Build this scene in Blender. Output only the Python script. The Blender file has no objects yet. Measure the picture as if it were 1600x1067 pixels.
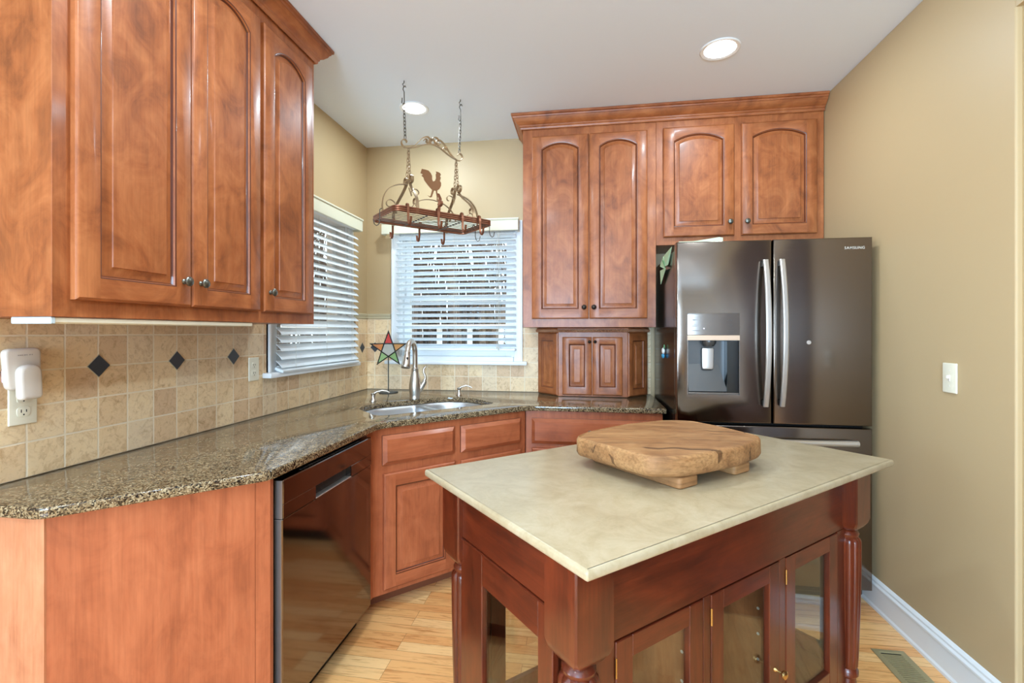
import bpy, bmesh, math, random
from mathutils import Vector, Matrix, geometry, noise
random.seed(7)
C = bpy.context.scene.collection
S = bpy.context.scene
PI = math.pi
S2 = math.sqrt(2)

# ------------------------------------------------------------------ camera, world, big lights, exposure
CAMX, CAMY, CAMZ = 1.6326, -3.3767, 1.341
cd = bpy.data.cameras.new('camera'); cam = bpy.data.objects.new('camera', cd); C.objects.link(cam)
cd.sensor_width = 36; cd.sensor_fit = 'HORIZONTAL'
cd.lens = 738 / 1600 * 36
cd.shift_y = -14.5 / 1600
cd.clip_start = 0.02
cam.location = (CAMX, CAMY, CAMZ)
cam.rotation_euler = (PI / 2, 0, math.radians(8.705))
S.camera = cam

w = bpy.data.worlds.new('world'); S.world = w; w.use_nodes = True
wn = w.node_tree.nodes; wl = w.node_tree.links
bg = wn['Background']
bg.inputs['Color'].default_value = (0.82, 0.92, 1.0, 1)
bg.inputs['Strength'].default_value = 2.5

S.view_settings.view_transform = 'Standard'
S.view_settings.look = 'None'
S.view_settings.gamma = 1
S.view_settings.use_curve_mapping = False
S.view_settings.exposure = 0.56


def area(name, loc, rot, sx, sy, power, col, shape='RECTANGLE', spread=None, parent=None):
    l = bpy.data.lights.new(name, 'AREA'); l.shape = shape
    l.size = sx
    if shape in ('RECTANGLE', 'ELLIPSE'): l.size_y = sy
    l.energy = power; l.color = col
    if spread: l.spread = spread
    o = bpy.data.objects.new(name, l); C.objects.link(o)
    o.location = loc; o.rotation_euler = rot
    if parent: o.parent = parent
    return o

# added fill lights at the unseen rear window openings, tilted towards the ceiling
area('rear_fill', (.9, -7.9, 1.45), (math.radians(128), 0, 0), 2.6, 2.0, 330, (0.46, 0.72, 1.0))
area('side_fill', (-2.8, -5.2, 1.45), (0, -math.radians(128), 0), 2.0, 2.2, 150, (0.46, 0.72, 1.0))


# ------------------------------------------------------------------ materials
def newmat(name):
    m = bpy.data.materials.new(name); m.use_nodes = True
    nt = m.node_tree
    return m, nt, nt.nodes['Principled BSDF']


def srgb(r, g, b):
    f = lambda c: (c / 255 / 12.92) if c / 255 <= .04045 else ((c / 255 + .055) / 1.055) ** 2.4
    return (f(r), f(g), f(b), 1)


def plain(name, rgb, rough=.5, metal=0., spec=.5, coat=0., bump=0., bscale=200., aniso=0.):
    m, nt, b = newmat(name)
    b.inputs['Base Color'].default_value = srgb(*rgb)
    b.inputs['Roughness'].default_value = rough
    b.inputs['Metallic'].default_value = metal
    b.inputs['Specular IOR Level'].default_value = spec
    b.inputs['Coat Weight'].default_value = coat
    b.inputs['Coat Roughness'].default_value = .08
    b.inputs['Anisotropic'].default_value = aniso
    tc = nt.nodes.new('ShaderNodeTexCoord'); no = nt.nodes.new('ShaderNodeTexNoise')
    no.inputs['Scale'].default_value = bscale; no.inputs['Detail'].default_value = 3
    nt.links.new(tc.outputs['Object'], no.inputs['Vector'])
    if bump:
        bp = nt.nodes.new('ShaderNodeBump'); bp.inputs['Strength'].default_value = bump; bp.inputs['Distance'].default_value = .002
        nt.links.new(no.outputs['Fac'], bp.inputs['Height']); nt.links.new(bp.outputs['Normal'], b.inputs['Normal'])
    mr = nt.nodes.new('ShaderNodeMapRange')
    mr.inputs['To Min'].default_value = rough * .85; mr.inputs['To Max'].default_value = min(1, rough * 1.15)
    nt.links.new(no.outputs['Fac'], mr.inputs['Value']); nt.links.new(mr.outputs['Result'], b.inputs['Roughness'])
    return m


def ramp(nt, fac, stops, interp='LINEAR'):
    r = nt.nodes.new('ShaderNodeValToRGB'); cr = r.color_ramp; cr.interpolation = interp
    while len(cr.elements) < len(stops): cr.elements.new(.5)
    for e, (p, c) in zip(cr.elements, stops):
        e.position = p; e.color = c
    nt.links.new(fac, r.inputs['Fac'])
    return r.outputs['Color']


def mix(nt, a, b, fac, mode='MIX'):
    n = nt.nodes.new('ShaderNodeMix'); n.data_type = 'RGBA'; n.blend_type = mode
    if isinstance(fac, (int, float)): n.inputs[0].default_value = fac
    else: nt.links.new(fac, n.inputs[0])
    for s, v in ((6, a), (7, b)):
        if isinstance(v, (tuple, list)): n.inputs[s].default_value = v
        else: nt.links.new(v, n.inputs[s])
    return n.outputs[2]


def noise_n(nt, vec, scale, detail=4, rough=.55, dist=0.):
    n = nt.nodes.new('ShaderNodeTexNoise')
    n.inputs['Scale'].default_value = scale; n.inputs['Detail'].default_value = detail
    n.inputs['Roughness'].default_value = rough; n.inputs['Distortion'].default_value = dist
    nt.links.new(vec, n.inputs['Vector'])
    return n.outputs['Fac']


def mapping(nt, scale, rot=(0, 0, 0), rnd=True):
    tc = nt.nodes.new('ShaderNodeTexCoord'); mp = nt.nodes.new('ShaderNodeMapping')
    mp.inputs['Scale'].default_value = scale; mp.inputs['Rotation'].default_value = rot
    src = tc.outputs['Object']
    if rnd:
        oi = nt.nodes.new('ShaderNodeObjectInfo'); mm = nt.nodes.new('ShaderNodeMath'); mm.operation = 'MULTIPLY'
        mm.inputs[1].default_value = 31.7; nt.links.new(oi.outputs['Random'], mm.inputs[0])
        va = nt.nodes.new('ShaderNodeVectorMath'); va.operation = 'ADD'
        nt.links.new(src, va.inputs[0]); nt.links.new(mm.outputs[0], va.inputs[1]); src = va.outputs[0]
    nt.links.new(src, mp.inputs['Vector'])
    return mp.outputs['Vector'], src


def wood(name, light, mid, dark, grain='v', rough=.4, coat=.12, blotch=.6, streak=.28, rot=0., fine=1.):
    """stained wood: cloudy figure, long streaks, fine pores"""
    m, nt, b = newmat(name)
    sc = {'v': (7, 7, 1.1), 'h': (1.1, 1.1, 7), 'x': (1.1, 7, 7)}[grain]
    v1, src = mapping(nt, sc, (0, 0, rot))
    v2, _ = mapping(nt, {'v': (1, 1, .75), 'h': (.75, .75, 1), 'x': (.75, 1, 1)}[grain], (0, 0, rot))
    v3, _ = mapping(nt, {'v': (60, 60, 2.5), 'h': (2.5, 2.5, 60), 'x': (2.5, 60, 60)}[grain], (0, 0, rot))
    n1 = noise_n(nt, v1, 1.6, 5, .6, 1.2)
    n2 = noise_n(nt, v2, 8.5, 6, .62, 1.2)
    n3 = noise_n(nt, v3, 2.6 * fine, 3, .6)
    c1 = ramp(nt, n1, [(.25, srgb(*dark)), (.47, srgb(*mid)), (.75, srgb(*light))])
    c2 = ramp(nt, n2, [(.30, srgb(*dark)), (.46, srgb(*mid)), (.66, srgb(*light))])
    c = mix(nt, c1, c2, blotch)
    c3 = ramp(nt, n3, [(.3, (.52, .48, .45, 1)), (.6, (1, 1, 1, 1))])
    c = mix(nt, c, c3, streak, 'MULTIPLY')
    nt.links.new(c, b.inputs['Base Color'])
    b.inputs['Roughness'].default_value = rough
    b.inputs['Specular IOR Level'].default_value = .38
    b.inputs['Coat Weight'].default_value = coat; b.inputs['Coat Roughness'].default_value = .14
    bp = nt.nodes.new('ShaderNodeBump'); bp.inputs['Strength'].default_value = .06; bp.inputs['Distance'].default_value = .001
    nt.links.new(n3, bp.inputs['Height']); nt.links.new(bp.outputs['Normal'], b.inputs['Normal'])
    return m


MAPLE = ((188, 117, 70), (158, 89, 48), (106, 57, 31))
wv = wood('maple_vertical', *MAPLE, 'v')
wh = wood('maple_horizontal', *MAPLE, 'h')
BASEW = ((196, 114, 74), (174, 94, 58), (136, 70, 42))
bv = wood('maple_base_vertical', *BASEW, 'v', blotch=.35)
bh = wood('maple_base_horizontal', *BASEW, 'h', blotch=.35)
glaze = plain('dark_glaze', (92, 44, 24), .35, coat=.3)
CH = ((120, 50, 25), (88, 34, 17), (54, 22, 13))
cv = wood('cherry_vertical', *CH, 'v', rough=.28, coat=.35, streak=.45, blotch=.3)
ch = wood('cherry_horizontal', *CH, 'h', rough=.28, coat=.35, streak=.45, blotch=.3)
oak = wood('weathered_oak', (194, 148, 98), (162, 114, 70), (108, 74, 44), 'x', rough=.6, coat=0., rot=-math.radians(43), streak=.8, blotch=.45)
oak_foot = wood('oak_foot', (190, 144, 94), (164, 116, 72), (122, 82, 48), 'h', rough=.6, coat=0., streak=.5)
wallp = plain('beige_paint', (192, 167, 127), .48, bump=.06, bscale=260)
ceilp = plain('ceiling_paint', (236, 244, 254), .8, bump=.1, bscale=180)
white = plain('white_paint', (238, 240, 240), .35)
blindw = plain('white_blind', (236, 244, 248), .4)
valm = plain('cream_valance', (226, 224, 200), .45)
plastic = plain('white_plastic', (228, 222, 210), .35)
ivory = plain('ivory_plastic', (236, 230, 208), .35)
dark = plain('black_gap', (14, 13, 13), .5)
bronze = plain('bronze_knob', (58, 50, 44), .38, metal=.8)
pewter = plain('pewter_knob', (112, 112, 104), .32, metal=.9)
nickel = plain('brushed_nickel', (204, 196, 184), .34, metal=1.)
sinkm = plain('sink_steel', (214, 218, 222), .42, metal=1.)
brass = plain('brass', (212, 180, 120), .25, metal=1.)
iron = plain('dark_iron', (104, 98, 90), .45, metal=.75)
ironb = plain('bronze_iron', (168, 142, 110), .4, metal=.7)
copper = plain('antique_copper', (146, 96, 72), .38, metal=.75)
ventm = plain('vent_metal', (176, 164, 124), .4, metal=.4)
slate = plain('slate_tile', (62, 66, 72), .35)
pinm = plain('shelf_pin_socket', (225, 220, 205), .3, metal=.5)
handm = plain('handle_steel', (214, 210, 204), .32, metal=.85)
handd = plain('handle_side', (60, 64, 68), .3, metal=1.)
dgrey = plain('dispenser_grey', (92, 92, 92), .3, metal=.6)
panelm = plain('control_panel', (122, 114, 108), .22, metal=.6)
barm = plain('control_bar', (222, 192, 166), .3, metal=.3)
cloth = plain('green_cloth', (178, 208, 168), .8, bump=.3, bscale=400)
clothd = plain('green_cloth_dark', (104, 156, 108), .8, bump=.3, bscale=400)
came = plain('lead_came', (48, 46, 42), .4, metal=.7)
cord_m = plain('cord', (214, 212, 200), .7)
puckm = plain('plug_plastic', (218, 208, 196), .4)


def steel(name, rgb, rough, vertical=False):
    m, nt, b = newmat(name)
    b.inputs['Base Color'].default_value = srgb(*rgb); b.inputs['Metallic'].default_value = 1
    b.inputs['Anisotropic'].default_value = .5
    v, _ = mapping(nt, (2, 2, 400) if not vertical else (400, 400, 2), rnd=False)
    n = noise_n(nt, v, 1.0, 2)
    mr = nt.nodes.new('ShaderNodeMapRange'); mr.inputs['To Min'].default_value = rough * .8; mr.inputs['To Max'].default_value = rough * 1.25
    nt.links.new(n, mr.inputs['Value']); nt.links.new(mr.outputs['Result'], b.inputs['Roughness'])
    v2, _ = mapping(nt, (2.2, 2.2, .25), rnd=False)
    n2 = noise_n(nt, v2, 2.2, 1)
    bp = nt.nodes.new('ShaderNodeBump'); bp.inputs['Strength'].default_value = .05; bp.inputs['Distance'].default_value = .01
    nt.links.new(n2, bp.inputs['Height']); nt.links.new(bp.outputs['Normal'], b.inputs['Normal'])
    return m


blacksteel = steel('black_stainless', (122, 112, 104), .15)
blackside = plain('fridge_side', (66, 60, 56), .18, metal=.8)
dwsteel = steel('dishwasher_stainless', (128, 116, 110), .09)
dwedge = plain('dishwasher_edge', (150, 146, 144), .3, metal=.8)


def granite():
    m, nt, b = newmat('granite')
    v, _ = mapping(nt, (1, 1, 1), rnd=False)
    vo = nt.nodes.new('ShaderNodeTexVoronoi'); vo.inputs['Scale'].default_value = 290; nt.links.new(v, vo.inputs['Vector'])
    sx = nt.nodes.new('ShaderNodeSeparateColor'); nt.links.new(vo.outputs['Color'], sx.inputs[0])
    n = noise_n(nt, v, 55, 5, .65)
    ad = nt.nodes.new('ShaderNodeMath'); ad.operation = 'MULTIPLY_ADD'; ad.inputs[1].default_value = .55
    nt.links.new(sx.outputs[0], ad.inputs[0])
    sc = nt.nodes.new('ShaderNodeMath'); sc.operation = 'MULTIPLY'; sc.inputs[1].default_value = .62; nt.links.new(n, sc.inputs[0])
    nt.links.new(sc.outputs[0], ad.inputs[2])
    c = ramp(nt, ad.outputs[0], [(.36, srgb(20, 18, 16)), (.45, srgb(64, 50, 38)), (.56, srgb(108, 86, 60)), (.70, srgb(140, 118, 86)), (.86, srgb(172, 154, 122))])
    nt.links.new(c, b.inputs['Base Color'])
    b.inputs['Roughness'].default_value = .09; b.inputs['Specular IOR Level'].default_value = .55
    return m


gran = granite()


def marble():
    m, nt, b = newmat('cream_marble')
    v, _ = mapping(nt, (1, 1, 1), rnd=False)
    n = noise_n(nt, v, 7, 8, .7, 1.4); n2 = noise_n(nt, v, 30, 6, .7, .6)
    c = ramp(nt, n, [(.3, srgb(166, 148, 116)), (.48, srgb(179, 162, 130)), (.7, srgb(190, 175, 146))])
    c2 = ramp(nt, n2, [(.35, (.86, .84, .78, 1)), (.55, (1, 1, 1, 1))])
    nt.links.new(mix(nt, c, c2, .6, 'MULTIPLY'), b.inputs['Base Color'])
    b.inputs['Roughness'].default_value = .28
    return m


marb = marble()


def tile(name, axis, off):
    """4 inch tumbled travertine on the wall, grid kept in world units"""
    m, nt, b = newmat(name)
    tc = nt.nodes.new('ShaderNodeTexCoord'); sp = nt.nodes.new('ShaderNodeSeparateXYZ'); nt.links.new(tc.outputs['Object'], sp.inputs[0])
    cb = nt.nodes.new('ShaderNodeCombineXYZ')
    def add(s, v):
        a = nt.nodes.new('ShaderNodeMath'); a.operation = 'ADD'; a.inputs[1].default_value = v; nt.links.new(s, a.inputs[0]); return a.outputs[0]
    nt.links.new(add(sp.outputs[axis], off), cb.inputs[0]); nt.links.new(add(sp.outputs[2], -.9145 + .1045 * 20), cb.inputs[1])
    nv = nt.nodes.new('ShaderNodeTexNoise'); nv.inputs['Scale'].default_value = 45; nt.links.new(tc.outputs['Object'], nv.inputs['Vector'])
    sub = nt.nodes.new('ShaderNodeVectorMath'); sub.operation = 'MULTIPLY_ADD'
    nt.links.new(nv.outputs['Color'], sub.inputs[0]); sub.inputs[1].default_value = (.003, .003, 0); nt.links.new(cb.outputs[0], sub.inputs[2])
    br = nt.nodes.new('ShaderNodeTexBrick'); nt.links.new(sub.outputs[0], br.inputs['Vector'])
    br.offset = 0; br.squash = 1
    br.inputs['Scale'].default_value = 1; br.inputs['Brick Width'].default_value = .1035; br.inputs['Row Height'].default_value = .1045
    br.inputs['Mortar Size'].default_value = .0030; br.inputs['Mortar Smooth'].default_value = .25
    br.inputs['Color1'].default_value = (0, 0, 0, 1); br.inputs['Color2'].default_value = (1, 1, 1, 1); br.inputs['Mortar'].default_value = (.5, .5, .5, 1)
    body = ramp(nt, br.outputs['Color'], [(0, srgb(218, 184, 146)), (.35, srgb(234, 202, 158)), (.7, srgb(244, 216, 172)), (1, srgb(230, 206, 172))])
    n = noise_n(nt, tc.outputs['Object'], 16, 8, .7, 1.5); n2 = noise_n(nt, tc.outputs['Object'], 60, 6, .75, .8)
    c2 = ramp(nt, n, [(.28, srgb(205, 182, 152)), (.5, (1, 1, 1, 1)), (.72, (1, .96, .88, 1))])
    c3 = ramp(nt, n2, [(.33, srgb(186, 160, 132)), (.48, (1, 1, 1, 1))])
    body = mix(nt, body, c2, .8, 'MULTIPLY'); body = mix(nt, body, c3, .45, 'MULTIPLY')
    col = mix(nt, body, srgb(240, 222, 192), br.outputs['Fac'])
    nt.links.new(col, b.inputs['Base Color']); b.inputs['Roughness'].default_value = .5
    hh = nt.nodes.new('ShaderNodeMath'); hh.operation = 'MULTIPLY_ADD'; nt.links.new(br.outputs['Fac'], hh.inputs[0]); hh.inputs[1].default_value = -1.
    sc = nt.nodes.new('ShaderNodeMath'); sc.operation = 'MULTIPLY'; sc.inputs[1].default_value = .35; nt.links.new(n2, sc.inputs[0]); nt.links.new(sc.outputs[0], hh.inputs[2])
    bp = nt.nodes.new('ShaderNodeBump'); bp.inputs['Strength'].default_value = .5; bp.inputs['Distance'].default_value = .003
    nt.links.new(hh.outputs[0], bp.inputs['Height']); nt.links.new(bp.outputs['Normal'], b.inputs['Normal'])
    return m


tile_l = tile('travertine_left', 1, 2.011 + .1035 * 40)
tile_b = tile('travertine_back', 0, -.072 + .1035 * 40)
capm = plain('stone_cap', (192, 180, 148), .5, bump=.3, bscale=60)


def floormat():
    m, nt, b = newmat('oak_strip_floor')
    tc = nt.nodes.new('ShaderNodeTexCoord')
    br = nt.nodes.new('ShaderNodeTexBrick'); nt.links.new(tc.outputs['Object'], br.inputs['Vector'])
    br.offset = .37; br.offset_frequency = 3; br.squash = 1
    br.inputs['Scale'].default_value = 1; br.inputs['Brick Width'].default_value = .85; br.inputs['Row Height'].default_value = .057
    br.inputs['Mortar Size'].default_value = .0007; br.inputs['Mortar Smooth'].default_value = .4
    br.inputs['Color1'].default_value = (0, 0, 0, 1); br.inputs['Color2'].default_value = (1, 1, 1, 1); br.inputs['Mortar'].default_value = (.5, .5, .5, 1)
    base = ramp(nt, br.outputs['Color'], [(0, srgb(236, 168, 102)), (.4, srgb(250, 194, 126)), (.75, srgb(254, 208, 144)), (1, srgb(244, 180, 112))])
    mp = nt.nodes.new('ShaderNodeMapping'); mp.inputs['Scale'].default_value = (1.3, 16, 1)
    off = nt.nodes.new('ShaderNodeVectorMath'); off.operation = 'MULTIPLY_ADD'
    nt.links.new(br.outputs['Color'], off.inputs[0]); off.inputs[1].default_value = (5, 3, 0); nt.links.new(tc.outputs['Object'], off.inputs[2])
    nt.links.new(off.outputs[0], mp.inputs['Vector'])
    n = noise_n(nt, mp.outputs[0], 3.0, 6, .65, 1.6)
    g = ramp(nt, n, [(.3, srgb(198, 168, 138)), (.5, (1, 1, 1, 1)), (.75, (1, .97, .9, 1))])
    c = mix(nt, base, g, .85, 'MULTIPLY')
    c = mix(nt, c, srgb(120, 72, 38), br.outputs['Fac'])
    nt.links.new(c, b.inputs['Base Color']); b.inputs['Roughness'].default_value = .24
    b.inputs['Coat Weight'].default_value = .25; b.inputs['Coat Roughness'].default_value = .15
    return m


floorm = floormat()


def glassmat(name, rgb, rough=0.0, alpha=.12):
    m, nt, b = newmat(name)
    b.inputs['Base Color'].default_value = srgb(*rgb); b.inputs['Roughness'].default_value = rough
    b.inputs['Transmission Weight'].default_value = 1 if alpha < .9 else 0
    b.inputs['IOR'].default_value = 1.45
    b.inputs['Alpha'].default_value = alpha
    tc = nt.nodes.new('ShaderNodeTexCoord'); no = noise_n(nt, tc.outputs['Object'], 3, 1)
    bp = nt.nodes.new('ShaderNodeBump'); bp.inputs['Strength'].default_value = .02; bp.inputs['Distance'].default_value = .002
    nt.links.new(no, bp.inputs['Height']); nt.links.new(bp.outputs['Normal'], b.inputs['Normal'])
    return m


def paneglass():
    m = bpy.data.materials.new('clear_glass'); m.use_nodes = True; nt = m.node_tree; nt.nodes.clear()
    out = nt.nodes.new('ShaderNodeOutputMaterial'); mx = nt.nodes.new('ShaderNodeMixShader')
    tr = nt.nodes.new('ShaderNodeBsdfTransparent'); gl = nt.nodes.new('ShaderNodeBsdfGlossy'); lw = nt.nodes.new('ShaderNodeLayerWeight'); lw.inputs['Blend'].default_value = .5; pw = nt.nodes.new('ShaderNodeMath'); pw.operation = 'POWER'; pw.inputs[1].default_value = 4.5; fr = nt.nodes.new('ShaderNodeMath'); fr.operation = 'MULTIPLY_ADD'; fr.inputs[1].default_value = .85; fr.inputs[2].default_value = .035; nt.links.new(lw.outputs['Facing'], pw.inputs[0]); nt.links.new(pw.outputs[0], fr.inputs[0])
    tc = nt.nodes.new('ShaderNodeTexCoord'); no = noise_n(nt, tc.outputs['Object'], 4, 1)
    bp = nt.nodes.new('ShaderNodeBump'); bp.inputs['Strength'].default_value = .03; bp.inputs['Distance'].default_value = .002
    nt.links.new(no, bp.inputs['Height']); nt.links.new(bp.outputs['Normal'], gl.inputs['Normal'])
    tr.inputs['Color'].default_value = (.96, .98, .97, 1); gl.inputs['Roughness'].default_value = .01
    nt.links.new(fr.outputs[0], mx.inputs[0]); nt.links.new(tr.outputs[0], mx.inputs[1]); nt.links.new(gl.outputs[0], mx.inputs[2]); nt.links.new(mx.outputs[0], out.inputs['Surface'])
    return m


clear = paneglass()


def stained(name, rgb):
    m, nt, b = newmat(name)
    b.inputs['Base Color'].default_value = srgb(*rgb); b.inputs['Roughness'].default_value = .2
    b.inputs['Transmission Weight'].default_value = .55
    tc = nt.nodes.new('ShaderNodeTexCoord'); no = noise_n(nt, tc.outputs['Object'], 60, 3)
    bp = nt.nodes.new('ShaderNodeBump'); bp.inputs['Strength'].default_value = .3; bp.inputs['Distance'].default_value = .002
    nt.links.new(no, bp.inputs['Height']); nt.links.new(bp.outputs['Normal'], b.inputs['Normal'])
    return m


def emit(name, col, st):
    m, nt, b = newmat(name)
    b.inputs['Emission Color'].default_value = col; b.inputs['Emission Strength'].default_value = st
    b.inputs['Base Color'].default_value = (.9, .9, .9, 1)
    return m


lens_m = emit('lamp_lens', (1, .97, .92, 1), 7.)
bark = wood('bark', (128, 112, 98), (100, 84, 72), (62, 50, 42), 'v', rough=.9, coat=0.)
leaf_litter = wood('leaf_litter', (150, 118, 88), (120, 92, 68), (86, 66, 50), 'h', rough=.95, coat=0.)
brickm = plain('red_brown_siding', (128, 92, 76), .8, bump=.4, bscale=40)


# ------------------------------------------------------------------ object helpers
def empty(name, label, cat, loc=(0, 0, 0), group=None, kind=None, rz=0.):
    o = bpy.data.objects.new(name, None); C.objects.link(o)
    o.empty_display_size = .1
    o.location = loc; o.rotation_euler = (0, 0, rz)
    if label: o['label'] = label
    if cat: o['category'] = cat
    if group: o['group'] = group
    if kind: o['kind'] = kind
    return o


def world_of(o):
    m = Matrix.LocRotScale(o.location, o.rotation_euler, o.scale)
    return world_of(o.parent) @ m if o.parent else m


def mk(name, bm, mats, parent=None, label=None, cat=None, group=None, kind=None, smooth=35):
    """link a bmesh given in world coordinates as one object"""
    me = bpy.data.meshes.new(name)
    bmesh.ops.recalc_face_normals(bm, faces=bm.faces)
    bm.to_mesh(me); bm.free()
    if not isinstance(mats, (list, tuple)): mats = [mats]
    for m in mats: me.materials.append(m)
    if smooth:
        for p in me.polygons: p.use_smooth = True
        me.set_sharp_from_angle(angle=math.radians(smooth))
    o = bpy.data.objects.new(name, me); C.objects.link(o)
    if parent:
        o.parent = parent
        me.transform(world_of(parent).inverted())
    if label: o['label'] = label
    if cat: o['category'] = cat
    if group: o['group'] = group
    if kind: o['kind'] = kind
    return o


def top(name, bm, mats, label, cat, group=None, smooth=35, origin=None):
    o = mk(name, bm, mats, None, label, cat, group, None, smooth)
    if origin:
        o.data.transform(Matrix.Translation(-Vector(origin))); o.location = origin
    return o


def struct(name, bm, mats, smooth=None, parent=None):
    return mk(name, bm, mats, parent, kind='structure', smooth=smooth)


def B(): return bmesh.new()


def box(bm, a, b, M=None, bev=0., mi=0, seg=1):
    x0, y0, z0 = (min(a[i], b[i]) for i in range(3)); x1, y1, z1 = (max(a[i], b[i]) for i in range(3))
    vs = [bm.verts.new(p) for p in ((x0, y0, z0), (x1, y0, z0), (x1, y1, z0), (x0, y1, z0), (x0, y0, z1), (x1, y0, z1), (x1, y1, z1), (x0, y1, z1))]
    fs = [bm.faces.new([vs[i] for i in q]) for q in ((0, 3, 2, 1), (4, 5, 6, 7), (0, 1, 5, 4), (1, 2, 6, 5), (2, 3, 7, 6), (3, 0, 4, 7))]
    for f in fs: f.material_index = mi
    if bev:
        es = list({e for f in fs for e in f.edges})
        r = bmesh.ops.bevel(bm, geom=es, offset=bev, segments=seg, affect='EDGES', profile=.5)
        vs = list({v for f in r['faces'] for v in f.verts} | {v for v in vs if v.is_valid})
        for f in r['faces']: f.material_index = mi
    if M is not None:
        for v in vs: v.co = M @ v.co
    return vs


def loft(bm, rings, close=True, cap0=False, cap1=False, mi=0):
    R = [[bm.verts.new(p) for p in r] for r in rings]
    n = len(R[0])
    for a, b in zip(R, R[1:]):
        for i in range(n if close else n - 1):
            j = (i + 1) % n
            try:
                f = bm.faces.new((a[i], a[j], b[j], b[i])); f.material_index = mi
            except ValueError: pass
    if cap0: bm.faces.new(R[0][::-1]).material_index = mi
    if cap1: bm.faces.new(R[-1]).material_index = mi
    return R


def tube(bm, pts, r, n=8, mi=0, closed=False, cap=True):
    """round tube, r a number or list"""
    pts = [Vector(p) for p in pts]; N = len(pts)
    rr = r if isinstance(r, (list, tuple)) else [r] * N
    rings = []; up = None
    for i, p in enumerate(pts):
        if closed: t = pts[(i + 1) % N] - pts[i - 1]
        else: t = pts[min(i + 1, N - 1)] - pts[max(i - 1, 0)]
        t.normalize()
        if up is None:
            up = Vector((0, 0, 1)) if abs(t.z) < .9 else Vector((1, 0, 0))
        s = t.cross(up); s.normalize(); up = s.cross(t); up.normalize()
        rings.append([p + (s * math.cos(2 * PI * k / n) + up * math.sin(2 * PI * k / n)) * rr[i] for k in range(n)])
    if closed: rings.append(rings[0])
    loft(bm, rings, cap0=cap and not closed, cap1=cap and not closed, mi=mi)


def ribbon(bm, pts, wdir, width, th, mi=0, closed=False):
    """flat iron strip: pts centre line, wdir the direction of its width"""
    pts = [Vector(p) for p in pts]; W = Vector(wdir).normalized(); N = len(pts); rings = []
    for i, p in enumerate(pts):
        if closed: t = pts[(i + 1) % N] - pts[i - 1]
        else: t = pts[min(i + 1, N - 1)] - pts[max(i - 1, 0)]
        t.normalize(); s = t.cross(W)
        if s.length < 1e-5: s = Vector((0, 0, 1))
        s.normalize()
        rings.append([p + W * width / 2 + s * th / 2, p + W * width / 2 - s * th / 2, p - W * width / 2 - s * th / 2, p - W * width / 2 + s * th / 2])
    if closed: rings.append(rings[0])
    loft(bm, rings, cap0=not closed, cap1=not closed, mi=mi)


def lathe(bm, prof, M=None, n=20, mi=0, fl=None):
    """prof list of (r, z); fl=(count, depth, z0, z1) flutes"""
    rings = []
    for r, z in prof:
        ring = []
        for k in range(n):
            a = 2 * PI * k / n; q = r
            if fl and fl[2] <= z <= fl[3]: q = r - fl[1] * (1 - abs(math.cos(a * fl[0] / 2)) ** .6)
            v = Vector((q * math.cos(a), q * math.sin(a), z)); ring.append(M @ v if M is not None else v)
        rings.append(ring)
    loft(bm, rings, cap0=prof[0][0] > 1e-4, cap1=prof[-1][0] > 1e-4, mi=mi)


def inset(poly, d):
    """offset a closed CCW polygon inwards by d"""
    n = len(poly); out = []
    for i in range(n):
        p0, p1, p2 = Vector(poly[i - 1]), Vector(poly[i]), Vector(poly[(i + 1) % n])
        a = (p1 - p0).normalized(); b = (p2 - p1).normalized()
        na = Vector((-a.y, a.x)); nb = Vector((-b.y, b.x)); m = na + nb
        if m.length < 1e-6: m = na
        m.normalize(); c = max(.35, m.dot(na)); out.append(p1 + m * d / c)
    return out


def rounded(poly, rad, seg=5):
    """round the corners; rad number or list"""
    n = len(poly); out = []
    for i in range(n):
        r = rad[i] if isinstance(rad, (list, tuple)) else rad
        p0, p1, p2 = Vector(poly[i - 1]), Vector(poly[i]), Vector(poly[(i + 1) % n])
        if r <= 0: out.append(p1); continue
        a = (p0 - p1).normalized(); b = (p2 - p1).normalized()
        r = min(r, (p0 - p1).length * .49, (p2 - p1).length * .49)
        s, e = p1 + a * r, p1 + b * r
        for k in range(seg + 1):
            t = k / seg; out.append((1 - t) ** 2 * s + 2 * t * (1 - t) * p1 + t * t * e)
    return out


def area2(poly): return sum(poly[i - 1][0] * poly[i][1] - poly[i][0] * poly[i - 1][1] for i in range(len(poly)))


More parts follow.
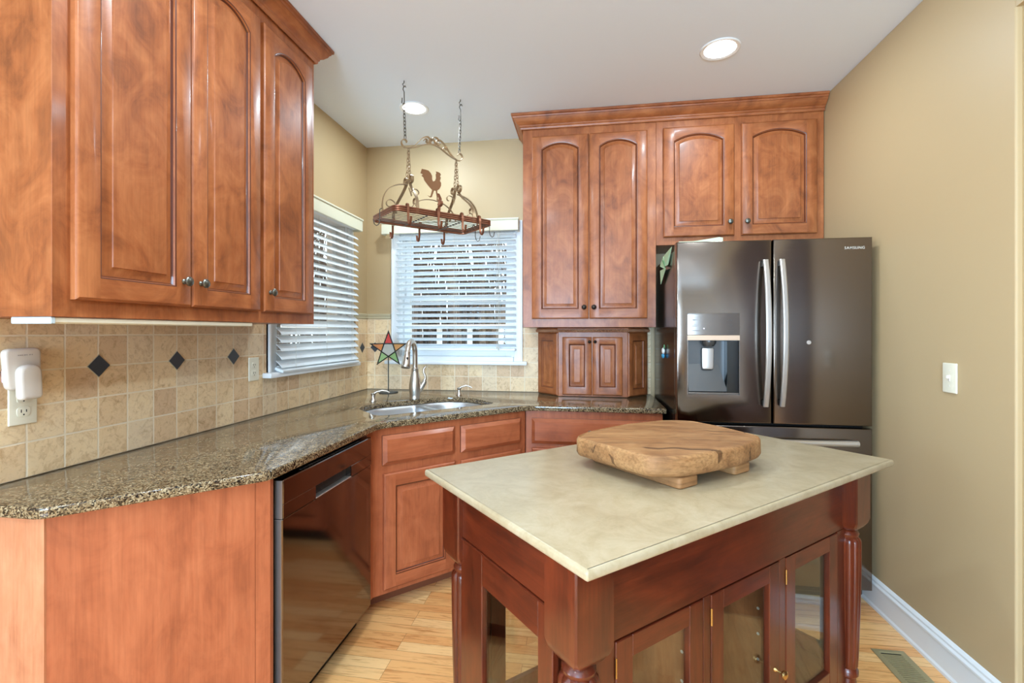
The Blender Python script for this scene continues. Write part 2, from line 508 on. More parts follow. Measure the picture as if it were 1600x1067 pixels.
def slab(bm, poly, z0, z1, bev=.004, hole=None, M=None, mi=0, holebev=.002, seg=3, bottom_bev=None):
    """polygon plate between z0 and z1 with rounded upper (and lower) edge, optional hole; M maps (x,y,z)"""
    poly = [Vector(p[:2]) for p in poly]
    if area2(poly) < 0: poly = poly[::-1]
    bb = bev if bottom_bev is None else bottom_bev
    def prof(b0, b1):
        pr = []
        for k in range(seg + 1):
            a = PI / 2 * k / seg
            pr.append((b0 * (1 - math.sin(a)), z0 + b0 * (1 - math.cos(a))))
        for k in range(seg + 1):
            a = PI / 2 * k / seg
            pr.append((b1 * (1 - math.cos(a)), z1 - b1 * (1 - math.sin(a))))
        return pr
    def T(p, z):
        v = Vector((p[0], p[1], z)); return M @ v if M is not None else v
    rings = [[T(p, z) for p in inset(poly, d)] for d, z in prof(bb, bev)]
    R = loft(bm, rings, mi=mi)
    loops = [(R[0], R[-1], inset(poly, bb), inset(poly, bev))]
    if hole:
        hole = [Vector(p[:2]) for p in hole]
        if area2(hole) < 0: hole = hole[::-1]
        hr = [[T(p, z) for p in inset(hole, -d)] for d, z in prof(holebev, holebev)]
        H = loft(bm, hr, mi=mi); loops.append((H[0], H[-1], inset(hole, -holebev), inset(hole, -holebev)))
    for side in (0, 1):
        vl = [v for L in loops for v in L[side]]
        pl = [[Vector((p[0], p[1], 0)) for p in L[2 + side]] for L in loops]
        for t in geometry.tessellate_polygon(pl):
            try: bm.faces.new([vl[i] for i in t]).material_index = mi
            except ValueError: pass


def prism(bm, poly, z0, z1, M=None, mi=0):
    slab(bm, poly, z0, z1, 0.00001, M=M, mi=mi, seg=1) if False else None
    poly = [Vector(p[:2]) for p in poly]
    T = lambda p, z: (M @ Vector((p[0], p[1], z))) if M is not None else Vector((p[0], p[1], z))
    loft(bm, [[T(p, z0) for p in poly], [T(p, z1) for p in poly]], cap0=True, cap1=True, mi=mi)


def frame(o, u, n):
    """matrix: local x->u, y->z up, z->n outward"""
    u = Vector(u).normalized(); n = Vector(n).normalized(); z = Vector((0, 0, 1))
    M = Matrix.Identity(4)
    for i in range(3): M[i][0] = u[i]; M[i][1] = z[i]; M[i][2] = n[i]; M[i][3] = o[i]
    return M


def door_mesh(M, w, h, t=.02, stile=.055, rail=None, trail=None, rise=0., K=14, horizontal=False):
    """raised panel door: local x width, y height, z out. mats 0 stile 1 rail 2 glaze"""
    bm = B(); rail = rail or stile; trail = trail or rail
    x0, x1, y0 = stile, w - stile, rail; yt = h - trail
    if rise > 0:
        hw = (x1 - x0) / 2; Rr = (hw * hw + rise * rise) / (2 * rise); cy = yt - Rr
    def inner(i):
        a, b = x0 + i, x1 - i; pts = [(a, y0 + i), (b, y0 + i)]
        for k in range(K + 1):
            x = b + (a - b) * k / K
            y = cy + math.sqrt(max(1e-9, (Rr - i) ** 2 - (x - w / 2) ** 2)) if rise > 0 else yt - i
            pts.append((x, y))
        return pts
    def outer(i):
        pts = [(i, i), (w - i, i)]
        for k in range(K + 1): pts.append((w - i + (2 * i - w) * k / K, h - i))
        return pts
    seq = [(outer(0), 0), (outer(0), t - .006), (outer(.003), t - .002), (outer(.007), t), (inner(0), t), (inner(.004), t - .002), (inner(.006), t - .007),
           (inner(.010), t - .013), (inner(.012), t - .013), (inner(.034), t - .004), (inner(.0355), t - .001)]
    mats = [None, None, None, None, 2, None, 2, 2, 'b', 2, None]
    R = [[bm.verts.new(M @ Vector((p[0], p[1], z))) for p in ring] for ring, z in seq]
    n = len(R[0])
    for s in range(len(R) - 1):
        if s == 3:      # frame face: full height stiles, rails between them
            o7, iv = R[3], R[4]; P = lambda x, y: bm.verts.new(M @ Vector((x, y, t)))
            bl, br = P(x0, .007), P(x1, .007); tp = [P(p[0], h - .007) for p in inner(0)[2:]]
            mtl = 1 if horizontal else 0
            bm.faces.new((o7[0], bl, iv[0], iv[-1], tp[-1], o7[-1])).material_index = mtl
            bm.faces.new((br, o7[1], o7[2], tp[0], iv[2], iv[1])).material_index = mtl
            bm.faces.new((bl, br, iv[1], iv[0])).material_index = 1
            for a in range(len(tp) - 1): bm.faces.new((iv[2 + a], tp[a], tp[a + 1], iv[3 + a])).material_index = 1
            continue
        for i in range(n):
            j = (i + 1) % n
            f = bm.faces.new((R[s][i], R[s][j], R[s + 1][j], R[s + 1][i]))
            is_rail = (i == 0) or (2 <= i < n - 1)
            mi = 1 if is_rail else 0
            if s in (4, 6) : mi = 2
            if s == 5: mi = 1 if is_rail else 0
            if s >= 8: mi = 0
            if s == 9: mi = 2 if False else 0
            f.material_index = mi
    bm.faces.new(R[-1]).material_index = 1 if horizontal else 0
    if horizontal:
        for f in bm.faces:
            if f.material_index == 0: f.material_index = 1
    bm.faces.new(R[0][::-1]).material_index = 0
    return bm


def drawer_mesh(M, w, h, t=.026):
    bm = B(); rc = lambda i: [(i, i), (w - i, i), (w - i, h - i), (i, h - i)]
    seq = [(0, 0), (0, t - .016), (.002, t - .0145), (.018, t - .002), (.0195, t)]
    loft(bm, [[M @ Vector((p[0], p[1], z)) for p in rc(i)] for i, z in seq], cap0=True, cap1=True, mi=1)
    for i, f in enumerate(bm.faces): f.material_index = 1 if i >= 4 else 2
    return bm


def knob(pos, n, r=.0155, mat=None, parent=None, label=None):
    bm = B(); n = Vector(n).normalized()
    M = Matrix.Translation(pos) @ n.to_track_quat('Z', 'Y').to_matrix().to_4x4()
    lathe(bm, [(r * .55, 0), (r * .55, .002), (r * .35, .005), (r * .32, .012), (r * .8, .016), (r, .019), (r, .022), (r * .82, .025), (r * .8, .0245), (r * .4, .0275), (0, .028)], M, 20)
    return mk('knob', bm, mat or pewter, parent, label)


def crown(bm, path, profile, closed=False):
    """sweep profile [(out, z)] along horizontal path of (x,y); out is to the right of travel"""
    P = [Vector(p) for p in path]; rings = []
    for i, p in enumerate(P):
        d0 = (P[i] - P[i - 1]).normalized() if i > 0 else None
        d1 = (P[i + 1] - P[i]).normalized() if i < len(P) - 1 else None
        ns = [Vector((d.y, -d.x)) for d in (d0, d1) if d is not None]
        m = sum(ns, Vector((0, 0))); m.normalize(); m = m / max(.3, m.dot(ns[0]))
        rings.append([Vector((p.x + m.x * o, p.y + m.y * o, z)) for o, z in profile])
    R = [[bm.verts.new(q) for q in r] for r in rings]; n = len(profile)
    for a, b in zip(R, R[1:]):
        for i in range(n): bm.faces.new((a[i], a[(i + 1) % n], b[(i + 1) % n], b[i]))
    bm.faces.new(R[0]); bm.faces.new(R[-1][::-1])


CROWN = [(0, 2.738), (0, 2.655), (.008, 2.650), (.012, 2.655), (.013, 2.664), (.018, 2.668), (.019, 2.676), (.030, 2.682), (.045, 2.698), (.052, 2.712), (.056, 2.713), (.058, 2.722), (.066, 2.725), (.067, 2.738)]
HC = 2.74

# ------------------------------------------------------------------ room shell
XR = 3.04; YB = -8.0; XL2 = -3.0
bm = B(); box(bm, (XL2, YB, -.05), (5.2, .12, 0)); struct('floor', bm, floorm)
bm = B(); box(bm, (XL2, YB, HC), (5.2, .12, HC + .1)); struct('ceiling', bm, ceilp)


def wall_with_hole(axis, p0, p1, a0, a1, holes):
    """slab between planes p0,p1 across `axis`, from a0..a1 along the other, holes (b0,b1,z0,z1)"""
    bm = B(); cuts = sorted(holes); cur = a0
    def bx(u0, u1, z0, z1):
        if u1 - u0 < 1e-4 or z1 - z0 < 1e-4: return
        if axis == 'x': box(bm, (p0, u0, z0), (p1, u1, z1))
        else: box(bm, (u0, p0, z0), (u1, p1, z1))
    for b0, b1, z0, z1 in cuts:
        bx(cur, b0, 0, HC); bx(b0, b1, 0, z0); bx(b0, b1, z1, HC); cur = b1
    bx(cur, a1, 0, HC)
    return bm


WL = (-1.085, -.315, 1.15, 2.08)      # left window opening (y0,y1,z0,z1)
WB = (.27, 1.13, 1.15, 2.08)          # back window opening (x0,x1,...)
struct('wall_left', wall_with_hole('x', -.14, 0, -3.1, 0, [WL]), wallp)
struct('wall_back', wall_with_hole('y', 0, .14, -.14, XR + .12, [WB]), wallp)
bm = B()
box(bm, (XR, -1.585, 0), (XR + .12, 0, HC), bev=.006, seg=3)
box(bm, (XR + .018, -6.2, 0), (XR + .12, -1.585, HC))
box(bm, (XR, -6.2, 2.415), (XR + .018, -1.585, HC))
struct('wall_right', bm, wallp)
# unseen room behind the camera, added with its window openings to light the scene
struct('wall_rear', wall_with_hole('y', YB, YB + .1, XL2, 5.2, [(-.1, 2.5, .45, 2.45)]), wallp)
struct('wall_far_left', wall_with_hole('x', XL2, XL2 + .1, YB, -3.1, [(-6.3, -4.1, .45, 2.45)]), wallp)
bm = B(); box(bm, (XL2, -3.2, 0), (-.14, -3.1, HC)); struct('wall_near_left', bm, wallp)
bm = B(); box(bm, (5.1, YB, 0), (5.2, -6.1, HC)); box(bm, (XR + .12, -6.2, 0), (5.2, -6.1, HC)); struct('wall_near_right', bm, wallp)

# dark wood closet doors further along the right wall
dkw = wood('closet_brown', (104, 66, 46), (84, 50, 36), (56, 34, 24), 'v', rough=.6, coat=0.)
XD = XR + .018
for i, (y0, y1) in enumerate(((-2.38, -1.68), (-3.10, -2.40), (-4.16, -3.50), (-5.6, -4.62))):
    d_ = empty('door_%d' % (i + 1), None, None, (XD, (y0 + y1) / 2, 0), kind='structure')
    mk('door_panel', door_mesh(frame((XD, y1, .01), (0, -1, 0), (-1, 0, 0)), y1 - y0, 2.38, .016, .11, .2, .12), [dkw, dkw, dkw], d_, kind='structure')
# baseboard along the right wall
bm = B(); prof = [(0, 0), (.022, 0), (.022, .012), (.016, .02), (.015, .105), (.019, .110), (.019, .118), (.012, .126), (.012, .134), (.005, .142), (0, .145)]
crown(bm, [(XR, -.02), (XR, -1.585)], prof)
struct('baseboard_right', bm, white, 30)
bm = B(); crown(bm, [(XR + .018, -1.59), (XR + .018, -1.68)], prof); struct('baseboard_right_near', bm, white, 30)

# ------------------------------------------------------------------ backsplash (stone tile set on the walls)
TZ0 = .9145
bm = B()
for y0, y1, z1 in ((-2.62, -1.16, 1.379), (-1.16, -.20, 1.108), (-.20, -.012, 1.44)):
    box(bm, (0.0005, y0, TZ0), (.011, y1, z1))
box(bm, (.0005, -1.29, 1.379), (.011, -1.16, 1.44))
tl = struct('trim_1', bm, tile_l)
bm = B()
for x0, x1, z1 in ((.011, .198, 1.44), (.198, 1.195, 1.108), (1.195, 2.085, 1.372)):
    box(bm, (x0, -.011, TZ0), (x1, -.0005, z1))
tb = struct('trim_2', bm, tile_b)
for side in (0, 1):
    bm = B()
    pr = [(0, 1.44), (.013, 1.44), (.016, 1.447), (.014, 1.455), (.018, 1.465), (.018, 1.474), (.008, 1.48), (0, 1.48)]
    if side == 0: crown(bm, [(.0005, -.25), (.0005, -.0005)], pr)
    else: crown(bm, [(.0005, -.0005), (.198, -.0005)], pr)
    mk('tile_cap', bm, capm, (tl, tb)[side])
DH = .0365
for y in (-2.321, -2.0115, -1.702, -1.392, -.097):
    bm = B(); M = frame((.0112, y, 1.2275), (0, 1, 0), (1, 0, 0))
    prism(bm, [(-DH - .003, 0), (0, -DH - .003), (DH + .003, 0), (0, DH + .003)], 0, .0012, M, 1)
    prism(bm, [(-DH, 0), (0, -DH), (DH, 0), (0, DH)], 0, .0025, M, 0)
    mk('accent_tile', bm, [slate, capm], tl, smooth=None)
bm = B(); M = frame((.073, -.0112, 1.2275), (1, 0, 0), (0, -1, 0))
prism(bm, [(-DH, 0), (0, -DH), (DH, 0), (0, DH)], 0, .0025, M, 0)
mk('accent_tile', bm, [slate], tb, smooth=None)


# ------------------------------------------------------------------ windows
def window(name, M, W_, H_):
    """M local x along the wall (0..W_ opening), y up (0..H_), z to the room; wall is .14 thick behind z=0"""
    e = empty(name, None, None, M.translation, kind='structure')
    bm = B(); c = .065
    # casing: three mouldings on the wall plane
    for a, b in (((-c, -.03, 0), (0, H_ + c - .001, .016)), ((W_, -.03, 0), (W_ + c, H_ + c - .001, .016)), ((0, H_, .0005), (W_, H_ + c - .001, .0155))):
        box(bm, a, b, M, bev=.003)
    for a, b in (((-c, -.03, .0), (-c + .016, H_ + c, .024)), ((W_ + c - .016, -.03, 0), (W_ + c, H_ + c, .024)), ((-c + .016, H_ + c - .016, 0), (W_ + c - .016, H_ + c + .0005, .0235))):
        box(bm, a, b, M, bev=.003)
    # jamb lining
    for a, b in (((-.001, 0, -.135), (.017, H_, .004)), ((W_ - .017, 0, -.135), (W_ + .001, H_, .004)), ((.017, H_ - .014, -.134), (W_ - .017, H_, .0035)), ((.017, .001, -.134), (W_ - .017, .014, -.001))):
        box(bm, a, b, M)
    mk('window_frame', bm, white, e, kind='structure')
    bm = B(); box(bm, (-c - .04, -.045, 0), (W_ + c + .035, -.018, .06), M, bev=.006, seg=2)
    box(bm, (0, -.02, -.12), (W_, .012, .03), M, bev=.003)
    mk('window_sill', bm, white, e, kind='structure')
    for k, (y0, y1, z) in enumerate(((.015, H_ * .5, -.062), (H_ * .5 - .035, H_ - .015, -.098))):
        bm = B(); s = .048; a = .018
        for p, q in (((a, y0, z), (a + s, y1, z + .034)), ((W_ - a - s, y0, z), (W_ - a, y1, z + .034)), ((a + s, y0, z + .001), (W_ - a - s, y0 + (.075 if k == 0 else .04), z + .033)), ((a + s, y1 - .04, z + .001), (W_ - a - s, y1, z + .033))):
            box(bm, p, q, M, bev=.002)
        mk('sash', bm, white, e, kind='structure')
        bm = B(); box(bm, (a + s - .004, y0 + .03, z + .014), (W_ - a - s + .004, y1 - .03, z + .018), M)
        mk('window_pane', bm, clear, e, kind='structure')
    return e


MB_ = frame((WB[0], 0, WB[2]), (1, 0, 0), (0, -1, 0))
ML_ = frame((0, WL[0], WL[2]), (0, 1, 0), (1, 0, 0))
window('window_2', MB_, WB[1] - WB[0], WB[3] - WB[2])
window('window_1', ML_, WL[1] - WL[0], WL[3] - WL[2])


# ------------------------------------------------------------------ blinds
def blind(label, M, L, ztop, zbot, tilt, out, vx0, vx1, rail_tilt, curtilt=None):
    """M local x along wall, y = world z, z to the room"""
    e = empty('window_blind', label, 'blind', (M @ Vector((L / 2, zbot, out))).to_tuple())
    pitch = .0437; n = int((ztop - .07 - (zbot + .02)) / pitch)
    bm = B(); hw = .0255
    for i in range(n + 1):
        zc = zbot + .034 + i * pitch
        a = tilt if curtilt is None else curtilt(i, n)
        c, s = math.cos(a), math.sin(a)
        rings = []
        for x in (0, L):
            ring = []
            for k in range(5):
                q = -1 + k / 2; bow = .0025 * (1 - q * q)
                ring.append(M @ Vector((x, zc - s * hw * q + c * (bow + .0013), out + c * hw * q + s * (bow + .0013))))
            for k in range(4, -1, -1):
                q = -1 + k / 2; bow = .0025 * (1 - q * q)
                ring.append(M @ Vector((x, zc - s * hw * q + c * (bow - .0013), out + c * hw * q + s * (bow - .0013))))
            rings.append(ring)
        loft(bm, rings, cap0=True, cap1=True)
    mk('slats', bm, blindw, e)
    bm = B()
    Mr = M @ Matrix.Translation((0, zbot + .004, out)) @ Matrix.Rotation(rail_tilt, 4, 'X')
    box(bm, (0, -.008, -.026), (L, .008, .026), Mr, bev=.003)
    mk('bottom_rail', bm, blindw, e)
    bm = B(); box(bm, (0, ztop - .045, out - .026), (L, ztop + .0, out + .024), M, bev=.002); mk('head_rail', bm, blindw, e)
    bm = B(); box(bm, (vx0, ztop - .055, out + .028), (vx1, ztop + .028, out + .040), M, bev=.003)
    box(bm, (vx0, ztop - .055, .026), (vx0 + .012, ztop + .028, out + .032), M); box(bm, (vx1 - .012, ztop - .055, .026), (vx1, ztop + .028, out + .032), M)
    box(bm, (vx0 - .004, ztop + .020, out + .028), (vx1 + .004, ztop + .032, out + .046), M, bev=.002)
    mk('valance', bm, valm, e)
    bm = B()
    for fx in (.13, .5, .87):
        for dz in (-.0262, .0262):
            p0 = M @ Vector((L * fx, ztop - .04, out + dz)); p1 = M @ Vector((L * fx, zbot + .01, out + dz)); tube(bm, [p0, p1], .0009, 5)
    mk('ladder_cord', bm, cord_m, e)
    return e


MBb = frame((0, 0, 0), (1, 0, 0), (0, -1, 0)); MLb = frame((0, 0, 0), (0, 1, 0), (1, 0, 0))
blind('white wooden blind on the window behind the faucet', frame((.262, 0, 0), (1, 0, 0), (0, -1, 0)), .888, 2.115, 1.212, math.radians(-22), .052, -.105, .912, 0)
b2 = blind('white wooden blind on the left wall window beside the cabinets', frame((0, -1.12, 0), (0, 1, 0), (1, 0, 0)), .845, 2.10, 1.138, math.radians(30), .054,
           -.02, .865, math.radians(20), lambda i, n: math.radians(46) if i < 6 else math.radians(41))
# pull cord with tassels, right side of the back blind
bm = B()
for dx in (0, .012):
    tube(bm, [(1.02 + dx, -.085, 2.06), (1.02 + dx, -.086, 1.6), (1.02 + dx, -.085, 1.245 - dx)], .0011, 5)
    lathe(bm, [(.002, .02), (.005, .012), (.006, 0), (.004, -.004)], Matrix.Translation((1.02 + dx, -.085, 1.228 - dx * .8)), 10)
for o in bpy.data.objects:
    if o.name == 'window_blind': mk('pull_cord', bm, cord_m, o); break

# ------------------------------------------------------------------ left upper cabinets
DN = (1, 0, 0)
def ldoor(y0, y1, parent, kn, z0=1.425, z1=2.60, stile=.06, rise=.045):
    M = frame((.331, y0, z0), (0, 1, 0), DN)
    d = mk('door', door_mesh(M, y1 - y0, z1 - z0, .02, stile, stile, .055 + rise * .9 if False else .05, rise), [wv, wh, glaze], parent)
    ky = y1 - .032 if kn > 0 else y0 + .032
    knob((.351, ky, 1.505), DN, parent=d, mat=pewter)
    return d

e = empty('upper_cabinet', 'large maple upper cabinet with two arched doors nearest on left wall', 'cabinet', (.16, -2.02, 1.38))
bm = B(); box(bm, (.002, -2.395, 1.38), (.331, -1.643, 2.70), bev=.001)
mk('body', bm, wv, e)
ldoor(-2.352, -1.993, e, 1); ldoor(-1.989, -1.655, e, -1)
e = empty('upper_cabinet', 'narrow maple upper cabinet with one arched door beside the left window', 'cabinet', (.16, -1.44, 1.38))
bm = B(); box(bm, (.002, -1.642, 1.38), (.331, -1.25, 2.70), bev=.001)
mk('body', bm, wv, e)
ldoor(-1.632, -1.290, e, -1)
bm = B(); crown(bm, [(.002, -2.397), (.333, -2.397), (.333, -1.248), (.002, -1.248)][::1], CROWN)
top('crown_molding', bm, wh, 'maple crown molding along top of the left wall cabinets', 'molding', origin=(.2, -1.8, 2.68))
# under cabinet light
e = empty('under_cabinet_light', 'slim white light fixture under the left wall cabinets', 'light', (.25, -2.0, 1.37))
bm = B(); box(bm, (.205, -2.385, 1.364), (.325, -1.67, 1.3795), bev=.003); mk('housing', bm, ivory, e)
bm = B(); box(bm, (.207, -2.394, 1.362), (.327, -2.382, 1.3795), bev=.002); mk('end_cap', bm, plain('pale_blue_plastic', (190, 205, 212), .4), e)

# ------------------------------------------------------------------ back wall cabinets
UN = (0, -1, 0); YF = -.33
def bdoor(x0, x1, z0, z1, parent, kside, kz, km=bronze, stile=.06, rise=.04, yf=YF):
    M = frame((x0, yf - .001, z0), (1, 0, 0), UN)
    d = mk('door', door_mesh(M, x1 - x0, z1 - z0, .02, stile, stile, .045, rise), [wv, wh, glaze], parent)
    kx = x1 - .028 if kside > 0 else x0 + .028
    knob((kx, yf - .021, kz), UN, parent=d, mat=km)
    return d

e = empty('upper_cabinet', 'tall maple upper cabinet with two long arched doors on back wall', 'cabinet', (1.66, -.16, 1.373))
bm = B(); box(bm, (1.238, YF, 1.373), (2.074, -.002, 2.70), bev=.001); mk('body', bm, wv, e)
bdoor(1.298, 1.659, 1.427, 2.60, e, 1, 1.499); bdoor(1.664, 2.020, 1.427, 2.60, e, -1, 1.499)
e = empty('upper_cabinet', 'short maple cabinet with two arched doors above the refrigerator', 'cabinet', (2.55, -.16, 1.882))
bm = B(); box(bm, (2.075, YF, 1.882), (3.036, -.002, 2.70), bev=.001)
mk('body', bm, wv, e)
bdoor(2.117, 2.531, 1.928, 2.604, e, 1, 2.008, pewter); bdoor(2.572, 2.994, 1.928, 2.604, e, -1, 2.008, pewter)
bm = B(); crown(bm, [(1.236, -.002), (1.236, YF - .002), (3.036, YF - .002)][::-1][::-1], [(-o, z) for o, z in CROWN] if False else CROWN)
o = top('crown_molding', bm, wh, 'maple crown molding along top of the back wall cabinets', 'molding', origin=(2.1, -.3, 2.68))

# ------------------------------------------------------------------ appliance garage on the counter
e = empty('appliance_garage', 'small angled maple counter cabinet with two doors under tall cabinet', 'cabinet', (1.68, -.1, .9145))
foot = [(1.312, -.0115), (1.312, -.050), (1.462, -.205), (1.912, -.205), (2.056, -.050), (2.056, -.0115)]
bm = B(); prism(bm, foot, .9150, 1.340)
mk('body', bm, wv, e, smooth=None)
Mg = frame((1.488, -.2055, .925), (1, 0, 0), UN)
d = mk('door', door_mesh(Mg, .193, .384, .014, .042, .05, .045), [wv, wh, glaze], e); knob((1.666, -.2195, 1.278), UN, .0105, bronze, d)
Mg = frame((1.687, -.2055, .925), (1, 0, 0), UN)
d = mk('door', door_mesh(Mg, .193, .384, .014, .042, .05, .045), [wv, wh, glaze], e); knob((1.702, -.2195, 1.278), UN, .0105, bronze, d)
for a, b in ((Vector((1.312, -.05, 0)), Vector((1.462, -.205, 0))), (Vector((1.912, -.205, 0)), Vector((2.056, -.05, 0)))):
    u = (b - a).normalized(); n = Vector((u.y, -u.x, 0)); L = (b - a).length
    Mg = frame(tuple(a + u * .004 + n * .0005 + Vector((0, 0, .918))), u, n)
    mk('side_panel', door_mesh(Mg, L - .008, .418, .010, .040, .045, .05), [wv, wh, glaze], e)
# rope moulding cap
bm = B(); capp = [(1.302, -.0115), (1.302, -.055), (1.456, -.214), (1.918, -.214), (2.066, -.055), (2.066, -.0115)]
slab(bm, capp, 1.340, 1.371, .004)
path = [Vector((1.302, -.02, 1.352)), Vector((1.302, -.055, 1.352)), Vector((1.456, -.215, 1.352)), Vector((1.918, -.215, 1.352)), Vector((2.066, -.055, 1.352)), Vector((2.066, -.02, 1.352))]
mk('cap', bm, wh, e)
bm = B()
for a, b in zip(path, path[1:]):
    L = (b - a).length; u = (b - a) / L; n = Vector((u.y, -u.x, 0)); k = 0.
    while k < L:
        c = a + u * k; tube(bm, [c + Vector((0, 0, -.007)) - u * .004 + n * .001, c + n * .005, c + Vector((0, 0, .007)) + u * .004 + n * .001], .0045, 6); k += .0105
mk('rope_molding', bm, wood('rope_maple', (196, 150, 116), (172, 120, 88), (130, 84, 58), 'h'), e)

# ------------------------------------------------------------------ countertop with sink opening
K = 1.955
def uw(u, wv_): return ((u + wv_) / S2, (u - wv_) / S2)
hole = rounded([uw(-.36, 1.20), uw(-.365, .88), uw(-.235, .775), uw(.25, .775), uw(.375, .91), uw(.375, 1.20)], [.07, .09, .07, .07, .09, .07], 6)
outer = rounded([(.0115, -.0115), (.0115, -2.42), (.325, -2.42), (.68, -2.055), (.68, .68 - K), (K - .645, -.645), (2.088, -.645), (2.088, -.0115)], [0, .002, .03, .03, .06, .06, .012, .0], 6)
bm = B(); slab(bm, outer, .884, .914, .006, hole, seg=3, holebev=.003)
top('countertop', bm, gran, 'speckled brown granite countertop running around the sink corner', 'countertop', origin=(.6, -.6, .884))

# ------------------------------------------------------------------ sink
e = empty('sink', 'stainless steel double bowl sink set under the granite counter', 'sink', uw(0, 1.0) + (.70,))
bm = B()
rim = rounded([uw(-.385, 1.225), uw(-.385, .87), uw(-.245, .75), uw(.26, .75), uw(.40, .90), uw(.40, 1.225)], .06, 6)
# flange with two bowls: build as two rings
def bowl(u0, u1, w0, w1, cut, dz):
    if cut < 0: pl = [uw(u0, w1), uw(u0, w0 + .11), uw(u0 + .13, w0), uw(u1, w0), uw(u1, w1)]; rd = [.06, .07, .06, .05, .05]
    else: pl = [uw(u0, w1), uw(u0, w0), uw(u1 - .13, w0), uw(u1, w0 + .13), uw(u1, w1)]; rd = [.05, .05, .06, .07, .06]
    pl = rounded(pl, rd, 6)
    if area2(pl) < 0: pl = pl[::-1]
    return pl
bowls = [bowl(-.352, .045, .785, 1.192, -1, .2), bowl(.075, .368, .785, 1.192, 1, .17)]
b1 = B()
vl = []; loops = []
zf = .8825
for lp in [rim] + bowls:
    lp = [Vector(p) for p in lp]
    if area2(lp) < 0: lp = lp[::-1]
    vl += [b1.verts.new((p[0], p[1], zf)) for p in lp]; loops.append([Vector((p[0], p[1], 0)) for p in lp])
for t in geometry.tessellate_polygon(loops): b1.faces.new([vl[i] for i in t])
mk('rim', b1, sinkm, e)
for k, lp in enumerate(bowls):
    bm = B(); dz = (.20, .17)[k]; rings = []
    for d, z in ((0, zf), (.004, zf - .004), (.008, zf - .02), (.014, zf - dz + .05), (.022, zf - dz + .022), (.04, zf - dz + .008), (.07, zf - dz)):
        rings.append([Vector((p[0], p[1], z)) for p in inset(lp, d)])
    loft(bm, rings, cap1=True)
    ob = mk('bowl', bm, sinkm, e, smooth=60)
    c = sum((Vector(p) for p in lp), Vector((0, 0))) / len(lp)
    bm = B(); lathe(bm, [(.045, .001), (.045, .004), (.038, .003), (.02, .0015), (0, .0015)], Matrix.Translation((c.x, c.y, zf - dz)), 20)
    mk('drain', bm, nickel, ob)

# ------------------------------------------------------------------ base cabinets
e = empty('base_cabinet', 'maple end cabinet with angled plain panels under left counter end', 'cabinet', (.3, -2.2, 0))
bm = B()
prism(bm, [(.012, -2.0), (.012, -2.385), (.302, -2.385), (.620, -2.045), (.620, -2.0)], 0, .883)
mk('body', bm, bv, e, smooth=None)
bm = B(); slab(bm, [(.012, -2.385), (.302, -2.385), (.302, -2.39), (.012, -2.39)], .001, .883, .0005); mk('end_panel', bm, wood('maple_end_panel', (222, 158, 118), (206, 136, 96), (176, 104, 70), 'v', blotch=.3), e)
bm = B(); prism(bm, [(.6215, -2.045), (.650, -2.015), (.650, -2.0), (.621, -2.0)], .001, .883); mk('stile', bm, bv, e, smooth=None)

# dishwasher
e = empty('dishwasher', 'dark stainless dishwasher with pocket handle beside the sink cabinet', 'dishwasher', (.35, -1.66, 0))
bm = B(); box(bm, (.03, -1.995, .06), (.615, -1.336, .872)); box(bm, (.615, -1.997, .02), (.640, -1.985, .878)); box(bm, (.10, -1.98, .0), (.58, -1.35, .06))
mk('body', bm, dark, e, smooth=None)
y0, y1 = -1.980, -1.340; X0, X1 = .640, .668
bm = B(); box(bm, (X0, y0, .095), (X1, y1, .735), bev=.003); mk('door', bm, [dwsteel], e)
bm = B()
hy0, hy1 = -1.79, -1.53
box(bm, (X0, y0, .782), (X1 + .003, y1, .862), bev=.003, mi=0)
box(bm, (X0, y0, .737), (X1 + .003, hy0, .784), bev=.002); box(bm, (X0, hy1, .737), (X1 + .003, y1, .784), bev=.002)
mk('control_strip', bm, [dwsteel], e)
bm = B(); box(bm, (X0 + .001, hy0, .737), (X0 + .006, hy1, .783), mi=0); mk('handle_pocket', bm, [dark], e)
bm = B(); box(bm, (X0 + .004, hy0, .737), (X1 + .004, hy1, .741), bev=.001); mk('handle_lip', bm, [handm], e)
bm = B(); box(bm, (X0 + .001, y0 - .0035, .737), (X1 + .001, y0 - .0005, .861), bev=.001); box(bm, (X0 + .001, y0 - .0035, .096), (X1 - .002, y0 - .0005, .735), bev=.001); mk('side_trim', bm, dwedge, e)
bm = B()
for i in range(26):
    yy = -1.86 + i * .017; box(bm, (.648, yy, .8621), (.656, yy + .009, .8632))
mk('vent_marks', bm, plain('grey_mark', (96, 94, 92), .4), e, smooth=None)
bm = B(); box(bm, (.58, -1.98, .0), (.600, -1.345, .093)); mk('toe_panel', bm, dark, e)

# sink base (diagonal)
KF = 1.92
e = empty('sink_base_cabinet', 'diagonal maple sink cabinet with two false drawers and doors', 'cabinet', (.8, -.9, 0))
A = Vector((.645, .645 - KF)); Bp = Vector((KF - .632, -.632))
bm = B()
prism(bm, [(.02, -1.330), (.645, -1.330), tuple(A), tuple(Bp), (1.290, -.60), (1.290, -.60), (1.290, -.02), (.02, -.02)][0:4] + [(1.290, -.60), (1.290, -.02), (.02, -.02)], .088, .66)
